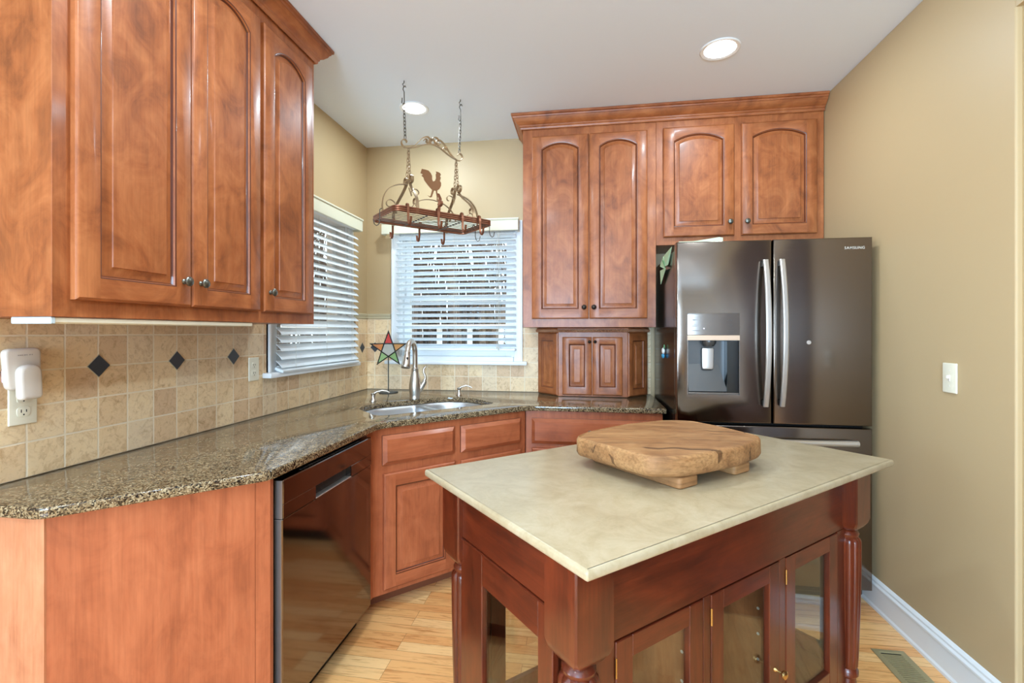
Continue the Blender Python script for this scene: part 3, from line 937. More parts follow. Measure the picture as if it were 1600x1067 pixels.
# upper rim walls only, so the sink bowls hang inside
prism(bm, [(.02, -1.330), (.645, -1.330), tuple(A), (.632, A.y + .013), (.62, -1.30), (.02, -1.30)], .66, .883)
d = Vector((1, 1)).normalized() * 0
prism(bm, [tuple(A), tuple(Bp), (Bp.x - .014, Bp.y + .014), (A.x - .014, A.y + .014)], .66, .883)
prism(bm, [(1.288, Bp.y), (1.290, -.60), (1.290, -.02), (1.275, -.02), (1.275, -.6)], .66, .883)
mk('body', bm, bv, e, smooth=None)
bm = B(); q = .10 / S2
prism(bm, [(.03, -1.30), (.58, -1.30), (A.x - q, A.y + q), (Bp.x - q, Bp.y + q), (1.28, -.5), (1.28, -.03), (.03, -.03)], .0, .087); mk('toe_kick', bm, plain('toe_kick_brown', (130, 74, 46), .6), e, smooth=None)
U45 = Vector((1, 1, 0)).normalized(); N45 = Vector((1, -1, 0)).normalized()
def diag(x0, x1, z0, z1, **k):
    o = Vector((x0, x0 - KF, z0)) + N45 * .0005
    return door_mesh(frame(tuple(o), U45, N45), (x1 - x0) * S2, z1 - z0, .02, **k)
dm = [bv, bh, glaze]
mk('false_drawer', drawer_mesh(frame(tuple(Vector((.677, .677 - KF, .706)) + N45 * .0005), U45, N45), .275 * S2, .141), dm, e, smooth=None)
mk('false_drawer', drawer_mesh(frame(tuple(Vector((.980, .980 - KF, .704)) + N45 * .0005), U45, N45), .281 * S2, .141), dm, e, smooth=None)
dm = [bv, bh, glaze]
d1 = mk('door', diag(.680, .953, .112, .665, stile=.058, rail=.062), dm, e)
d2 = mk('door', diag(.979, 1.258, .112, .665, stile=.058, rail=.062), dm, e)
knob(Vector((.925, .925 - KF, .60)) + N45 * .0205, N45, parent=d1, mat=pewter); knob(Vector((1.005, 1.005 - KF, .60)) + N45 * .0205, N45, parent=d2, mat=pewter)

e = empty('base_cabinet', 'maple base cabinet with wide drawer between sink cabinet and refrigerator', 'cabinet', (1.68, -.3, 0))
bm = B(); box(bm, (1.292, -.610, .088), (2.070, -.02, .883)); mk('body', bm, bv, e, smooth=None)
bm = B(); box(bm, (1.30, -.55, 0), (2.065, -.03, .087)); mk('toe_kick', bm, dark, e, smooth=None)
M = frame((1.328, -.6105, .690), (1, 0, 0), UN)
d = mk('drawer', drawer_mesh(M, .715, .148), dm, e, smooth=None); knob((1.665, -.631, .765), UN, parent=d, mat=pewter)
for x0, kx in ((1.328, 1.645), (1.685, 1.712)):
    d = mk('door', door_mesh(frame((x0, -.6105, .112), (1, 0, 0), UN), .343, .553, .02, .058, .062), dm, e); knob((kx, -.631, .60), UN, parent=d, mat=pewter)

# ------------------------------------------------------------------ refrigerator
FX0, FX1, FY = 2.100, 3.008, -.86
e = empty('refrigerator', 'dark stainless french door refrigerator with water dispenser against right wall', 'refrigerator', (2.55, -.5, 0))
bm = B(); box(bm, (FX0 + .004, -.785, .03), (FX1 - .004, -.06, 1.775), bev=.004)
box(bm, (FX0 + .03, -.76, 0), (FX1 - .03, -.1, .03))
box(bm, (FX0 + .05, -.78, 1.775), (FX0 + .17, -.62, 1.795), bev=.004); box(bm, (FX1 - .17, -.78, 1.775), (FX1 - .05, -.62, 1.795), bev=.004)
mk('body', bm, blackside, e)
def fdoor(x0, x1, z0, z1, hole=None):
    bm = B(); M = frame((0, FY + .068, 0), (1, 0, 0), UN)
    P = [(x0, z0), (x1, z0), (x1, z1), (x0, z1)]
    slab(bm, P, 0, .068, .006, hole, M, holebev=.002, bottom_bev=.002)
    return bm
DX0, DX1, DZ0, DZ1 = 2.156, 2.400, 1.026, 1.300
ld = mk('door', fdoor(FX0, 2.553, .885, 1.802, [(DX0, DZ0), (DX1, DZ0), (DX1, DZ1), (DX0, DZ1)]), [blacksteel], e)
rd = mk('door', fdoor(2.561, FX1, .885, 1.802), [blacksteel], e)
fd = mk('freezer_drawer', fdoor(FX0, FX1, .09, .872), [blacksteel], e)
# gaskets
bm = B(); box(bm, (FX0 + .01, -.80, .873), (FX1 - .01, -.785, .884)); box(bm, (2.554, -.80, .885), (2.560, -.785, 1.79)); mk('gasket', bm, dark, e)
# door handles: bowed flat bars
def bow_handle(x, zb, zt, lean, parent):
    bm = B(); pts = []; n = 16
    for i in range(n + 1):
        t = i / n; z = zb + (zt - zb) * t
        pts.append((x + lean * math.sin(PI * t), FY - .020 - .045 * math.sin(PI * t) ** .8, z))
    rings = []
    for i, p in enumerate(pts):
        hw, hd = .0115, .0085
        rings.append([Vector((p[0] + a * hw, p[1] + b_ * hd, p[2])) for a, b_ in ((-1, .6), (-.6, 1), (.6, 1), (1, .6), (1, -.6), (.6, -1), (-.6, -1), (-1, -.6))])
    loft(bm, rings, cap0=True, cap1=True)
    h = mk('handle', bm, handm, parent)
    for z in (zb + .004, zt - .030):
        bm = B(); box(bm, (x - .009, FY - .016, z), (x + .009, FY + .001, z + .026)); mk('handle_mount', bm, handd, h)
bow_handle(2.5185, .972, 1.700, .0, ld)
bow_handle(2.594, .975, 1.700, .0, rd)
bm = B(); pts = [(2.20 + .73 * i / 14, FY - .028 - .018 * math.sin(PI * i / 14), .805) for i in range(15)]
tube(bm, pts, .0155, 12); h = mk('handle', bm, handm, fd)
for x in (2.905, 2.195):
    bm = B(); box(bm, (x, FY - .030, .795), (x + .030, FY + .001, .815), bev=.002); mk('handle_mount', bm, handd, h)
# dispenser
bm = B()
yb = FY + .060
box(bm, (DX0 - .001, yb, DZ0 - .001), (DX1 + .001, yb + .007, DZ1 + .001))
v = [bm.verts.new(p) for p in ((DX0 + .006, FY + .012, DZ0 + .014), (DX1 - .05, FY + .012, DZ0 + .014), (DX1 - .085, yb - .001, DZ0 + .15), (DX0 + .006, yb - .001, DZ0 + .15), (DX0 + .006, yb - .001, DZ0 + .01), (DX1 - .05, yb - .001, DZ0 + .01))]
bm.faces.new((v[0], v[1], v[2], v[3])); bm.faces.new((v[1], v[5], v[2])); bm.faces.new((v[0], v[3], v[4]))
ds = mk('dispenser_recess', bm, [dgrey], ld)
bm = B(); lathe(bm, [(.036, .0), (.036, -.012), (.028, -.024), (.024, -.030)], Matrix.Translation((2.262, FY + .028, DZ1 - .002)), 20); mk('nozzle', bm, dgrey, ds)
bm = B(); slab(bm, rounded([(2.232, 1.150), (2.288, 1.150), (2.290, 1.262), (2.230, 1.262)], .012, 4), 0, .012, .004, M=frame((0, FY + .045, 0), (1, 0, 0), UN)); mk('lever', bm, handm, ds)
bm = B(); box(bm, (DX1 - .055, FY + .004, DZ0 + .012), (DX1 - .002, yb, DZ1 - .004)); mk('side_pocket', bm, plain('black_gloss', (18, 22, 24), .1), ds)
bm = B(); box(bm, (DX0, FY - .002, DZ0 - .001), (DX1, FY + .058, DZ0 + .010), bev=.002)
for x in (DX0 - .003, DX1): box(bm, (x, FY - .0025, DZ0 - .002), (x + .003, FY + .002, DZ1 + .006))
mk('drip_tray', bm, panelm, ds)
bm = B(); slab(bm, rounded([(DX0 - .004, 1.327), (DX1 + .003, 1.327), (DX1 + .003, 1.438), (DX0 - .004, 1.438)], [.001, .001, .008, .008], 3), 0, .003, .001, M=frame((0, FY, 0), (1, 0, 0), UN)); cp = mk('control_panel', bm, panelm, ld)
bm = B(); box(bm, (DX0 - .004, FY - .005, 1.300), (DX1 + .003, FY + .002, 1.325), bev=.001); mk('control_bar', bm, barm, ld)
# little printed dashes of the control panel
ink = plain('icon_ink', (70, 66, 64), .5)
for xc, zc, wd in ((2.186, 1.404, .020), (2.184, 1.402, .010), (2.188, 1.380, .014), (2.186, 1.373, .024), (2.188, 1.349, .036), (2.358, 1.405, .018), (2.354, 1.400, .028), (2.360, 1.380, .020), (2.360, 1.374, .010), (2.358, 1.349, .034)):
    bm = B(); box(bm, (xc - wd / 2, FY - .0036, zc - .001), (xc + wd / 2, FY - .0029, zc + .001))
    mk('icon_mark', bm, ink, cp)
bm = B(); lathe(bm, [(.003, 0), (.003, .0008), (0, .0009)], Matrix.Translation((2.232, FY - .003, 1.360)) @ Matrix.Rotation(PI / 2, 4, 'X'), 10); mk('indicator_light', bm, emit('violet_led', (.7, .65, 1, 1), 1.), cp)


def text(txt, size, M, mat, parent, name, ext=.0004):
    cu = bpy.data.curves.new(name, 'FONT'); cu.body = txt; cu.size = size; cu.extrude = ext; cu.align_x = 'CENTER'; cu.space_character = 1.15; cu.offset = size * .004
    t = bpy.data.objects.new(name, cu)
    me = bpy.data.meshes.new_from_object(t); bpy.data.objects.remove(t); bpy.data.curves.remove(cu)
    me.materials.clear(); me.materials.append(mat)
    o = bpy.data.objects.new(name, me); C.objects.link(o)
    me.transform(M)
    if parent: o.parent = parent; me.transform(world_of(parent).inverted())
    return o

text('SAMSUNG', .018, frame((2.929, FY - .0006, 1.745), (1, 0, 0), UN), plain('logo_silver', (222, 218, 208), .3, metal=.2), rd, 'logo')
# small round badge on the right door
bm = B(); Mb = Matrix.Translation((2.724, FY - .0004, 1.291)) @ Matrix.Rotation(PI / 2, 4, 'X')
lathe(bm, [(.010, 0), (.010, .0015), (.007, .0018), (.006, .0010), (0, .0010)], Mb, 20); mk('badge', bm, handm, rd)

# fridge magnet on the side, cloth on the top
e = empty('fridge_magnet', 'small white and blue figure magnet on the refrigerator side', 'magnet', (FX0 + .003, -.48, 1.21))
def blob(c, r, sc=(1, 1, 1)):
    b_ = B(); bmesh.ops.create_icosphere(b_, subdivisions=2, radius=r)
    for v in b_.verts: v.co = Vector((v.co.x * sc[0], v.co.y * sc[1], v.co.z * sc[2])) * (1 + .15 * noise.noise(v.co * 90)) + Vector(c)
    return b_
mk('figure', blob((FX0 - .006, -.485, 1.232), .020, (.5, 1.3, 1)), plain('magnet_white', (225, 228, 226), .4), e, smooth=60)
mk('blue_base', blob((FX0 - .006, -.475, 1.202), .020, (.5, 1.3, .8)), plain('magnet_blue', (60, 150, 190), .4), e, smooth=60)
mk('green_tip', blob((FX0 - .005, -.51, 1.256), .009, (.5, 1.2, 1.6)), clothd, e, smooth=60)
e = empty('folded_cloth', 'pale green cloth on refrigerator top with pleated corner hanging down', 'cloth', (2.2, -.72, 1.803))
bm = B(); rings = []
for i in range(13):
    t = i / 12; x = 2.115 + .215 * t; z = 1.8035 + .001; hgt = .004 + .020 * max(0, t - .35) / .65 * (1 if t < .97 else .7)
    rings.append([Vector((x, -.838, z)), Vector((x, -.838, z + hgt)), Vector((x, -.815, z + hgt * 1.1)), Vector((x, -.80, z))])
loft(bm, rings, cap0=True, cap1=True); mk('rolled_edge', bm, plain('pale_cloth', (214, 222, 190), .8), e)
def tri_fold(pts, mat, nm):
    bm = B(); th = Vector((-.003, 0, 0)); a = [bm.verts.new(Vector(p)) for p in pts]; b_ = [bm.verts.new(Vector(p) + th) for p in pts]; n = len(pts)
    bm.faces.new(a); bm.faces.new(b_[::-1])
    for i in range(n): bm.faces.new((a[i], a[(i + 1) % n], b_[(i + 1) % n], b_[i]))
    return mk(nm, bm, mat, e, smooth=None)
xs = FX0 - .001
tri_fold([(xs, -.735, 1.800), (xs, -.50, 1.792), (xs - .004, -.47, 1.775), (xs - .012, -.60, 1.715), (xs, -.62, 1.72)], cloth, 'pleat')
tri_fold([(xs - .006, -.50, 1.785), (xs - .006, -.40, 1.755), (xs - .014, -.44, 1.735), (xs - .014, -.60, 1.70), (xs - .006, -.52, 1.76)], cloth, 'pleat')
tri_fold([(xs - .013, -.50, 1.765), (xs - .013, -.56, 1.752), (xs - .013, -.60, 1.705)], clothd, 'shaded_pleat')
tri_fold([(xs - .008, -.60, 1.705), (xs - .008, -.40, 1.715), (xs - .008, -.42, 1.63)], cloth, 'pleat')

# ------------------------------------------------------------------ faucet, dispensers
fu, fw_ = .058, .735
fx, fy = uw(fu, fw_); sp = uw(fu - .135, fw_ + .15)
e = empty('faucet', 'brushed nickel pull down kitchen faucet behind the double sink', 'faucet', (fx, fy, .914))
bm = B(); lathe(bm, [(.034, 0), (.035, .006), (.033, .012), (.035, .03), (.0385, .06), (.038, .09), (.032, .13), (.0245, .165), (.0215, .183), (.023, .186), (.023, .193), (.019, .196), (.018, .20)], Matrix.Translation((fx, fy, .9145)), 28)
mk('body', bm, nickel, e, smooth=50)
dirv = Vector((sp[0] - fx, sp[1] - fy, 0)); L = dirv.length; dirv /= L
bm = B(); pts = []
for z in (1.10, 1.15, 1.19): pts.append(Vector((fx, fy, z)))
R_ = .078
for i in range(1, 15):
    a = PI * .93 * i / 14; pts.append(Vector((fx, fy, 1.205)) + dirv * (R_ * (1 - math.cos(a))) + Vector((0, 0, R_ * math.sin(a))))
tube(bm, pts, .0165, 16); mk('spout', bm, nickel, e, smooth=60)
bm = B(); p1 = pts[-1]; t = (pts[-1] - pts[-2]).normalized()
Mh = Matrix.Translation(p1) @ t.to_track_quat('Z', 'Y').to_matrix().to_4x4()
lathe(bm, [(.016, -.003), (.0195, 0), (.0195, .007), (.0175, .011), (.020, .028), (.0265, .080), (.028, .098), (.025, .101), (.012, .101)], Mh, 24); sh = mk('spray_head', bm, nickel, e, smooth=50)
bm = B(); bq = p1 + t * .045 + Vector((.5, -.85, 0)).normalized() * .0225; box(bm, (-.006, -.003, -.012), (.006, .004, .012), Matrix.Translation(bq) @ Matrix.Rotation(math.radians(30), 4, 'Z'), bev=.003); mk('button', bm, handd, sh)
bm = B(); hr = Vector((.85, .25, 0)).normalized()
c0 = Vector((fx, fy, .96)); 
tube(bm, [c0 + hr * .018, c0 + hr * .035 + Vector((0, 0, .022)), c0 + hr * .055 + Vector((0, 0, .055)), c0 + hr * .062 + Vector((0, 0, .07))], [.018, .017, .0165, .013], 14)
tube(bm, [c0 + hr * .052 + Vector((0, 0, .066)), c0 + hr * .066 + Vector((0, 0, .082)), c0 + hr * .064 + Vector((0, 0, .10)), c0 + hr * .054 + Vector((0, 0, .125)), c0 + hr * .056 + Vector((0, 0, .148)), c0 + hr * .068 + Vector((0, 0, .162))], [.010, .009, .007, .008, .0085, .006], 10)
mk('handle', bm, nickel, e, smooth=60)


def soap(x, y, ang, s, label):
    e = empty('soap_dispenser', label, 'soap dispenser', (x, y, .914))
    bm = B(); lathe(bm, [(.020 * s, 0), (.021 * s, .006), (.018 * s, .014), (.012 * s, .022), (.013 * s, .032), (.0125 * s, .040), (.008 * s, .042)], Matrix.Translation((x, y, .9145)), 20); mk('base', bm, nickel, e, smooth=50)
    bm = B(); lathe(bm, [(.010 * s, .040), (.015 * s, .044), (.015 * s, .052), (.004 * s, .055)], Matrix.Translation((x, y, .9145)), 20)
    d = Vector((math.cos(ang), math.sin(ang), 0)); c = Vector((x, y, .9145 + .05))
    tube(bm, [c, c + d * .02 * s + Vector((0, 0, .010)), c + d * .05 * s + Vector((0, 0, .018)), c + d * .078 * s + Vector((0, 0, .012)), c + d * .092 * s + Vector((0, 0, .003))], [.007, .0065, .006, .0055, .005], 10)
    mk('pump_spout', bm, nickel, e, smooth=60)
soap(.352, -.640, math.radians(20), 1.05, 'nickel soap dispenser on counter at left of the faucet')
soap(.800, -.290, math.radians(5), .95, 'nickel soap dispenser on counter at right of the faucet')

# ------------------------------------------------------------------ stained glass star on a stand
sx_, sy_ = .262, -.205
e = empty('star_ornament', 'multicoloured stained glass star on black metal stand by the corner', 'ornament', (sx_, sy_, .914))
bm = B(); lathe(bm, [(.066, 0), (.067, .004), (.063, .007), (0, .008)], Matrix.Translation((sx_, sy_, .9145)), 28); mk('base', bm, plain('slate_base', (86, 88, 86), .5, metal=.4), e)
bm = B(); tube(bm, [(sx_, sy_, .92), (sx_, sy_, 1.175)], .0038, 8); mk('pole', bm, came, e)
cz = 1.220; nn = Vector((1.6326 - sx_, -3.3767 - sy_, 0)).normalized(); uu = Vector((-nn.y, nn.x, 0)); Ms = frame((sx_, sy_, cz), uu, nn)
Ro, Ri = .126, .050
op = [(Ro * math.sin(2 * PI * k / 5), Ro * math.cos(2 * PI * k / 5)) for k in range(5)]
ip = [(Ri * math.sin(2 * PI * (k + .5) / 5), Ri * math.cos(2 * PI * (k + .5) / 5)) for k in range(5)]
gl = [stained('red_glass', (220, 50, 40)), stained('amber_glass', (222, 160, 90)), stained('green_glass', (150, 190, 120)), stained('green_glass_pale', (160, 195, 130)), stained('orange_glass', (228, 140, 60))]
for k in range(5):
    bm = B(); prism(bm, [op[k], ip[k], ip[k - 1]][::-1], -.0015, .0015, Ms); mk('glass_point', bm, gl[k], e, ['red glass point', 'amber glass point', 'green glass point', 'pale green glass point', 'orange glass point'][k], smooth=None)
bm = B(); prism(bm, ip[::-1], -.0015, .0015, Ms); mk('glass_center', bm, stained('pearl_glass', (200, 200, 190)), e, 'pearly clear glass centre', smooth=None)
bm = B()
for k in range(5):
    tube(bm, [Ms @ Vector((*op[k], .001)), Ms @ Vector((*ip[k], .001))], .0042, 6); tube(bm, [Ms @ Vector((*op[k], .001)), Ms @ Vector((*ip[k - 1], .001))], .0042, 6)
    tube(bm, [Ms @ Vector((*ip[k], .001)), Ms @ Vector((*ip[k - 1], .001))], .0046, 6)
    c = Ms @ Vector((op[k][0] * 1.03, op[k][1] * 1.03, .001)); lathe(bm, [(0, -.005), (.004, -.002), (.004, .002), (0, .005)], Matrix.Translation(c), 8)
mk('came', bm, came, e)


# ------------------------------------------------------------------ outlets, switch, plug-in
def outlet(M, label):
    e = empty('wall_outlet', label, 'outlet', M.translation)
    bm = B(); slab(bm, rounded([(-.036, -.058), (.036, -.058), (.036, .058), (-.036, .058)], .003, 2), 0, .006, .003, M=M); mk('cover_plate', bm, ivory, e)
    for s in (-1, 1):
        bm = B(); slab(bm, rounded([(-.017, s * .020 - .014), (.017, s * .020 - .014), (.017, s * .020 + .014), (-.017, s * .020 + .014)], .010, 4), .006, .0075, .0005, M=M); r = mk('receptacle', bm, ivory, e)
        bm = B()
        for x, hh in ((-.0065, .0045), (.0065, .0038)): box(bm, (x - .0011, s * .020 + .002 - hh, .0074), (x + .0011, s * .020 + .002 + hh, .0079), M)
        lathe(bm, [(.0022, .0074), (.0022, .0079)], M @ Matrix.Translation((0, s * .020 - .0085, 0)), 10)
        mk('slots', bm, dark, r, smooth=None)
    return e
outlet(frame((.0115, -1.259, 1.158), (0, 1, 0), (1, 0, 0)), 'ivory duplex outlet on tiles beside the left window')
outlet(frame((.0115, -2.232, 1.130), (0, 1, 0), (1, 0, 0)), 'ivory duplex outlet on tiles below the white plug-in device')
e = empty('plug_in_device', 'white rounded plug-in device on left outlet over the tiles', 'device', (.03, -2.24, 1.2))
Mp = frame((.0195, -2.245, 1.222), (0, 1, 0), (1, 0, 0)) @ Matrix.Rotation(math.radians(2), 4, 'Z')
bm = B(); slab(bm, rounded([(-.041, -.045), (.041, -.045), (.046, .073), (-.046, .073)], .018, 5), 0, .022, .007, M=Mp); bk = mk('back_plate', bm, puckm, e, smooth=50)
bm = B(); slab(bm, rounded([(-.029, -.074), (.028, -.074), (.028, .026), (-.029, .026)], [.014, .014, .026, .026], 6), .022, .048, .009, M=Mp); mk('plug_body', bm, puckm, e, smooth=50)
bm = B()
for i, (x, wd) in enumerate(((-.016, .004), (-.011, .004), (-.006, .003), (-.001, .005), (.005, .003), (.012, .004), (.018, .003))): box(bm, (x, .052, .0221), (x + wd, .055, .0224), Mp)
mk('faint_print', bm, plain('print_grey', (170, 160, 152), .5), bk, smooth=None)
bm = B(); box(bm, (-.043, -.02, .004), (-.0405, .012, .012), Mp); mk('indicator_light', bm, emit('violet_lamp', (.5, .42, 1, 1), 5.), e, 'small violet indicator lamp')

e = empty('light_switch', 'white single toggle light switch on the right wall', 'switch', (XR, -1.306, 1.163))
Msw = frame((XR - .0005, -1.306, 1.163), (0, -1, 0), (-1, 0, 0))
bm = B(); slab(bm, rounded([(-.036, -.058), (.036, -.058), (.036, .058), (-.036, .058)], .003, 2), 0, .006, .003, M=Msw); mk('cover_plate', bm, ivory, e)
bm = B(); box(bm, (-.005, -.012, .0055), (.005, .012, .008), Msw, bev=.001); box(bm, (-.004, -.002, .006), (.004, .010, .017), Msw, bev=.0015); mk('toggle', bm, plastic, e)
for s in (-1, 1):
    bm = B(); lathe(bm, [(.003, .006), (.003, .0068), (0, .007)], Msw @ Matrix.Translation((0, s * .030, 0)), 10)
    mk('screw', bm, plastic, e)

# floor vent
e = empty('floor_vent', 'tan metal floor vent register beside the right baseboard', 'vent', (2.89, -1.32, 0))
vx0, vx1, vy0, vy1 = 2.830, 2.955, -1.50, -1.172
bm = B(); slab(bm, [(vx0, vy0), (vx1, vy0), (vx1, vy1), (vx0, vy1)], .0005, .005, .002, [(vx0 + .024, vy0 + .02), (vx1 - .024, vy0 + .02), (vx1 - .024, vy1 - .02), (vx0 + .024, vy1 - .02)]); mk('frame', bm, ventm, e)
bm = B(); box(bm, (vx0 + .022, vy0 + .018, .0002), (vx1 - .022, vy1 - .018, .0010)); mk('dark_well', bm, dark, e)
bm = B(); k = vy0 + .026
while k < vy1 - .035:
    box(bm, (vx0 + .022, k, .0008), (vx1 - .022, k + .0075, .0042)); k += .0115
mk('louvers', bm, ventm, e)


# ------------------------------------------------------------------ recessed ceiling lights
def can(x, y, r, label, power, group=None):
    e = empty('recessed_light', label, 'ceiling light', (x, y, HC), group)
    bm = B(); lathe(bm, [(r, -.0005), (r + .002, -.003), (r + .016, -.006), (r + .020, -.003), (r + .020, -.0005)], Matrix.Translation((x, y, HC)), 32); mk('trim_ring', bm, white, e)
    bm = B(); lathe(bm, [(0, -.004), (r * .9, -.004), (r, -.0025)], Matrix.Translation((x, y, HC)), 32); mk('lens', bm, lens_m, e)
    a = area('lamp', (0, 0, -.012), (0, 0, 0), r * 1.7, r * 1.7, power, (.74, .89, 1), 'DISK', None, e)
    return e
can(2.295, -.915, .074, 'round recessed ceiling light in front of the refrigerator', 7)
can(.582, -.553, .070, 'round recessed ceiling light beside the hanging pot rack', 7)
for x, y in ((.95, -2.05), (1.2, -3.0), (2.4, -2.9), (.6, -4.6), (1.9, -4.6)):  # extra cans outside the frame, added to brighten room and floor
    can(x, y, .074, 'added unseen recessed fill light over the near end of the room', 9, 'added fill lights out of view')

# ------------------------------------------------------------------ hanging pot rack
RC = Vector((.768, -.745, 0))
RU = Vector((1, 1, 0)).normalized(); RW = Vector((1, -1, 0)).normalized()
def rp(u, w_, z): return RC + RU * u + RW * w_ + Vector((0, 0, z))
e = empty('pot_rack', 'hanging iron and copper pot rack with rooster and scrolls', 'pot rack', tuple(rp(0, 0, 1.965)))
def spiral(cu, cz_, r0, r1, a0, a1, n=18, pl=None):
    return [(cu + (r0 + (r1 - r0) * i / n) * math.cos(a0 + (a1 - a0) * i / n), cz_ + (r0 + (r1 - r0) * i / n) * math.sin(a0 + (a1 - a0) * i / n)) for i in range(n + 1)]
def bez(p0, p1, p2, p3, n=14):
    o = []
    for i in range(n + 1):
        t = i / n; o.append(tuple((1 - t) ** 3 * a + 3 * t * (1 - t) ** 2 * b + 3 * t * t * (1 - t) * c + t ** 3 * d for a, b, c, d in zip(p0, p1, p2, p3)))
    return o
def chain(bm, a, b, link=.026, r=.0021):
    a = Vector(a); b = Vector(b); d = b - a; L = d.length; d /= L; n = max(1, int(L / (link * .72)))
    s = d.cross(Vector((.3, .9, .1))).normalized(); s2 = d.cross(s).normalized()
    for i in range(n):
        c = a + d * (L * (i + .5) / n); q = s if i % 2 else s2; h = link / 2; w2 = link * .24
        pts = [c + d * (h - w2) * sg + (d * math.sin(t) + q * math.cos(t)) * w2 for sg, tt in ((1, (0, PI / 4, PI / 2, 3 * PI / 4, PI)), (-1, (PI, 5 * PI / 4, 3 * PI / 2, 7 * PI / 4, 2 * PI))) for t in tt]
        tube(bm, pts, r, 5, closed=True)
for sg, u in ((-1, -.179), (1, .181)):
    bm = B()
    pts = [rp(u, 0, 2.739), rp(u, 0, 2.728), rp(u - .008, 0, 2.718), rp(u - .002, 0, 2.708), rp(u + .008, 0, 2.712), rp(u + .012, 0, 2.703)]
    tube(bm, pts, .003, 7)
    pts = [rp(u + .006, 0, 2.712), rp(u - .004, 0, 2.700), rp(u - .006, 0, 2.69), rp(u + .001, 0, 2.678), rp(u + .002, 0, 2.62), rp(u - .006, 0, 2.605), rp(u - .012, 0, 2.612), rp(u - .011, 0, 2.64)]
    tube(bm, pts, .0028, 7)
    mk('ceiling_hook', bm, iron, e)
    bm = B(); chain(bm, rp(u, 0, 2.612), rp(u * .96, 0, 2.418)); mk('chain', bm, iron, e)
    for ww in (-.022, .022):
        bm = B(); chain(bm, rp(sg * .152, 0, 2.372), rp(sg * .153, ww, 2.200), .025); mk('chain', bm, ironb, e)
# scrolled hanger bar
bm = B()
def rib(pts2, w0=0., width=.012, th=.003): ribbon(bm, [rp(p[0], w0, p[1]) for p in pts2], RW, width * 1.3, th * 1.3)
rib(bez((-.155, 2.371), (-.08, 2.385), (-.06, 2.425), (0, 2.425)) + bez((0, 2.425), (.06, 2.425), (.08, 2.385), (.155, 2.371))[1:])
for s in (-1, 1):
    q = spiral(s * .172, 2.398, .029, .008, (PI * 1.5 if s < 0 else -PI * .5), (PI * 1.5 - 4.6 if s < 0 else -PI * .5 + 4.6), 22)
    rib([(s * .150, 2.370)] + q)
    rib(bez((s * .150, 2.372), (s * .10, 2.39), (s * .085, 2.455), (s * .035, 2.462)) + [(x, z) for x, z in spiral(s * .036, 2.440, .022, .006, PI / 2, PI / 2 - s * -4.9 if s < 0 else PI / 2 + 4.9, 20)][1:])
rib(spiral(-.012, 2.438, .026, .007, -.4, 4.6, 22)); rib(spiral(.02, 2.448, .030, .008, PI + .2, PI - 4.8, 22)); rib(spiral(.072, 2.412, .016, .004, 0, 4.8, 16)); rib(spiral(-.045, 2.436, .014, .004, PI, PI - 4.8, 16))
mk('hanger_bar', bm, ironb, e, smooth=40)
# tray rim
HL, HW_ = .300, .165; ZT = 1.983
def rect(hl, hw, r, z, n=6):
    out = []
    for cx_, cy_, a0 in ((hl - r, hw - r, 0), (-hl + r, hw - r, PI / 2), (-hl + r, -hw + r, PI), (hl - r, -hw + r, 1.5 * PI)):
        for i in range(n + 1):
            a = a0 + PI / 2 * i / n; out.append(rp(cx_ + r * math.cos(a), cy_ + r * math.sin(a), z))
    return out
bm = B()
for dz in (-.0105, 0, .0105):
    tube(bm, rect(HL, HW_, .035, ZT + dz), .0058, 8, closed=True)
mk('tray_rim', bm, copper, e, smooth=60)
bm = B()
for i in range(9):
    w_ = -.132 + .264 * i / 8; tube(bm, [rp(-HL + .004, w_, ZT - .008), rp(HL - .004, w_, ZT - .008)], .0022, 6)
for u in (-.11, .11): tube(bm, [rp(u, -HW_ + .003, ZT - .014), rp(u, HW_ - .003, ZT - .014)], .003, 6)
mk('wire_grid', bm, iron, e)
# ribs rising from the rim to each chain
for s in (-1, 1):
    bm = B(); top_ = (s * .152, 0, 2.185)
    for ww in (-1, 1):
        pts = bez((s * .175, ww * HW_, ZT - .02), (s * .175, ww * (HW_ + .015), ZT + .12), (s * .165, ww * .075, 2.08), (s * .152, ww * .012, 2.19), 16)
        pts += [(s * .152, ww * (.012 + .021 * (1 - math.cos(a))), 2.19 + .021 * math.sin(a)) for a in (.5, 1.0, 1.5, 2.0, 2.5, 3.0, 3.5, 4.0, 4.5, 5.0)]
        ribbon(bm, [rp(*p) for p in pts], RU, .017, .004)
        # small scroll against the rim
        c = (s * .175, ww * (HW_ - .035), ZT + .052)
        q = [(c[0], c[1] + ww * (.030 - .020 * i / 16) * math.cos(-.9 + 4.7 * i / 16), c[2] + (.030 - .020 * i / 16) * math.sin(-.9 + 4.7 * i / 16)) for i in range(17)]
        ribbon(bm, [rp(*p) for p in q], RU, .012, .0025)
    pts = bez((s * HL, 0, ZT), (s * (HL + .02), 0, ZT + .14), (s * .24, 0, 2.16), (s * .158, 0, 2.165), 16)
    ribbon(bm, [rp(*p) for p in pts], RW, .017, .004)
    q = spiral(s * .262, ZT + .055, .034, .010, (PI if s > 0 else 0) + (.0), (PI - 4.9 if s > 0 else 4.9), 18)
    ribbon(bm, [rp(a, 0, b_) for a, b_ in q], RW, .012, .0025)
    q = spiral(s * .105, 2.125, .034, .008, (-.6 if s > 0 else PI + .6), (-.6 + 5.0 if s > 0 else PI + .6 - 5.0), 20)
    ribbon(bm, [rp(s * .150, 0, 2.15)] + [rp(a, 0, b_) for a, b_ in q], RW, .012, .0025)
    mk('scroll_rib', bm, ironb, e, smooth=40)
